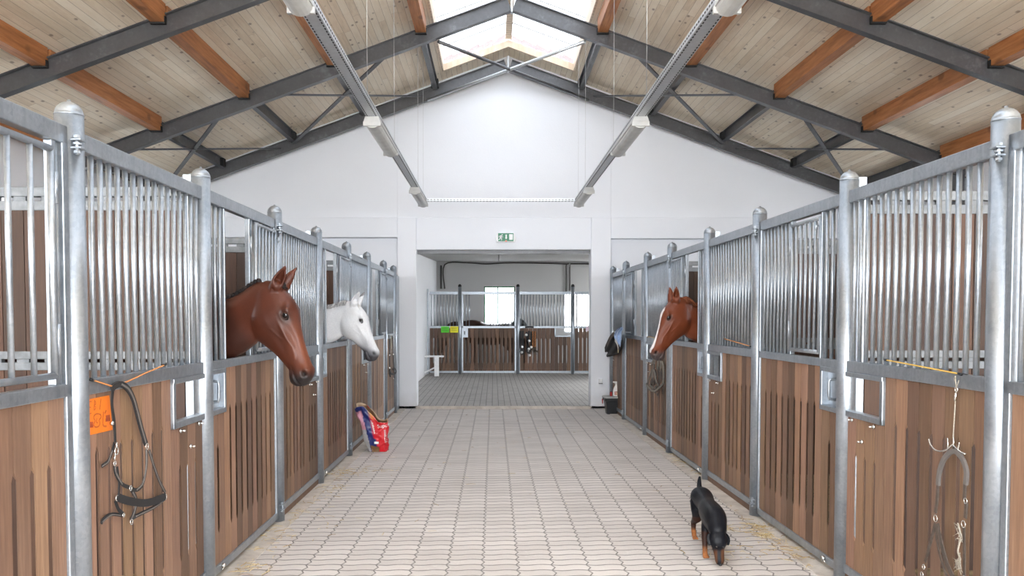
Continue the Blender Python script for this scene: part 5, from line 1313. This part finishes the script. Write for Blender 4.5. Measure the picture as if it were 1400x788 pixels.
# ------------------------------------------------------------------ straw on the floor
def straw(n, regions, label, seed):
    rg = random.Random(seed); b = MB()
    cols = [(.55, .40, .17), (.66, .52, .27), (.45, .31, .12), (.72, .62, .42), (.34, .22, .10)]
    for _ in range(n):
        cx_, cy_, rx, ry = rg.choice(regions); x = rg.gauss(cx_, rx); y = rg.gauss(cy_, ry); a = rg.uniform(0, math.pi); L = rg.uniform(.02, .09)*rg.choice([.6, 1, 1.3])
        d = V((math.cos(a), math.sin(a), 0))*L/2; z = .010+rg.uniform(0, .008); k = V((-d.y, d.x, 0))*rg.uniform(-.3, .3)
        b.col = rg.choice(cols); b.tube([V((x, y, z))-d, V((x, y, z+.003))+k, V((x, y, z))+d], .0014*rg.uniform(.8, 1.6), 4)
    o = b.build('straw', M['straw']); tag(o, label, 'straw', kind='stuff')
f = lambda px, py, rx, ry: (*onFloor(px, py)[:2], rx, ry)
straw(330, [f(1045, 735, .08, .10), f(1045, 735, .05, .05), f(1035, 722, .08, .06), f(1080, 755, .10, .12), f(1010, 725, .15, .05), f(1030, 760, .2, .12), f(945, 640, .04, .25), f(925, 625, .04, .3), (1.98, 5.8, .03, .5)], 'loose yellow straw lying around the dog by the right stalls', 1)
straw(260, [f(468, 648, .07, .12), f(468, 648, .12, .12), f(505, 645, .15, .1), f(372, 737, .15, .2), f(420, 712, .25, .3), f(455, 672, .06, .3), (-1.55, 6.5, .04, .9), f(345, 780, .06, .05)], 'loose straw lying along the left stalls by the feed bag', 2)
straw(70, [f(690, 640, .9, 2.0), f(660, 600, .9, 2.0)], 'scattered single straws in the middle of the aisle', 3)

# ------------------------------------------------------------------ light
w = bpy.data.worlds.new('sky'); scn.world = w; w.use_nodes = True; nt_ = w.node_tree; nt_.nodes.clear()
bg = nt_.nodes.new('ShaderNodeBackground'); ot = nt_.nodes.new('ShaderNodeOutputWorld'); nt_.links.new(bg.outputs[0], ot.inputs[0])
bg.inputs[0].default_value = (.93, .965, 1.0, 1); bg.inputs[1].default_value = 4.5
def portal(loc, rot, sx, sy):
    l = bpy.data.lights.new('portal', 'AREA'); l.shape = 'RECTANGLE'; l.size = sx; l.size_y = sy; l.cycles.is_portal = True
    o = bpy.data.objects.new('portal', l); o.location = loc; o.rotation_euler = rot; col.objects.link(o)
portal((XC, (SKY0+SKY1)/2, ZB+.35), (0, 0, 0), 2*SW, SKY1-SKY0)
portal((XC, -3.15, 1.9), (math.pi/2, 0, 0), 10, 3.8)
for c_ in BOXC:
    for s_ in (-1, 1): portal((XC+s_*(HALF+.3), c_, 2.65), (0, s_*math.pi/2, 0), .9, 1.4)
portal((4.95, 24.1, 2.05), (0, math.pi/2, 0), 1.1, 1.8); portal((4.95, 18.0, 1.3), (0, math.pi/2, 0), 2.6, 2.8); portal((.195, 26.3, 1.85), (-math.pi/2, 0, 0), 1.0, 1.5)
vs_ = scn.view_settings; vs_.view_transform = 'Standard'; vs_.look = 'None'; vs_.gamma = 1; vs_.use_curve_mapping = False; vs_.exposure = 1.74
cy = scn.cycles; cy.max_bounces = 10; cy.diffuse_bounces = 6; cy.glossy_bounces = 4; cy.transparent_max_bounces = 12; cy.caustics_reflective = False; cy.caustics_refractive = False; cy.sample_clamp_indirect = 8; cy.use_denoising = True
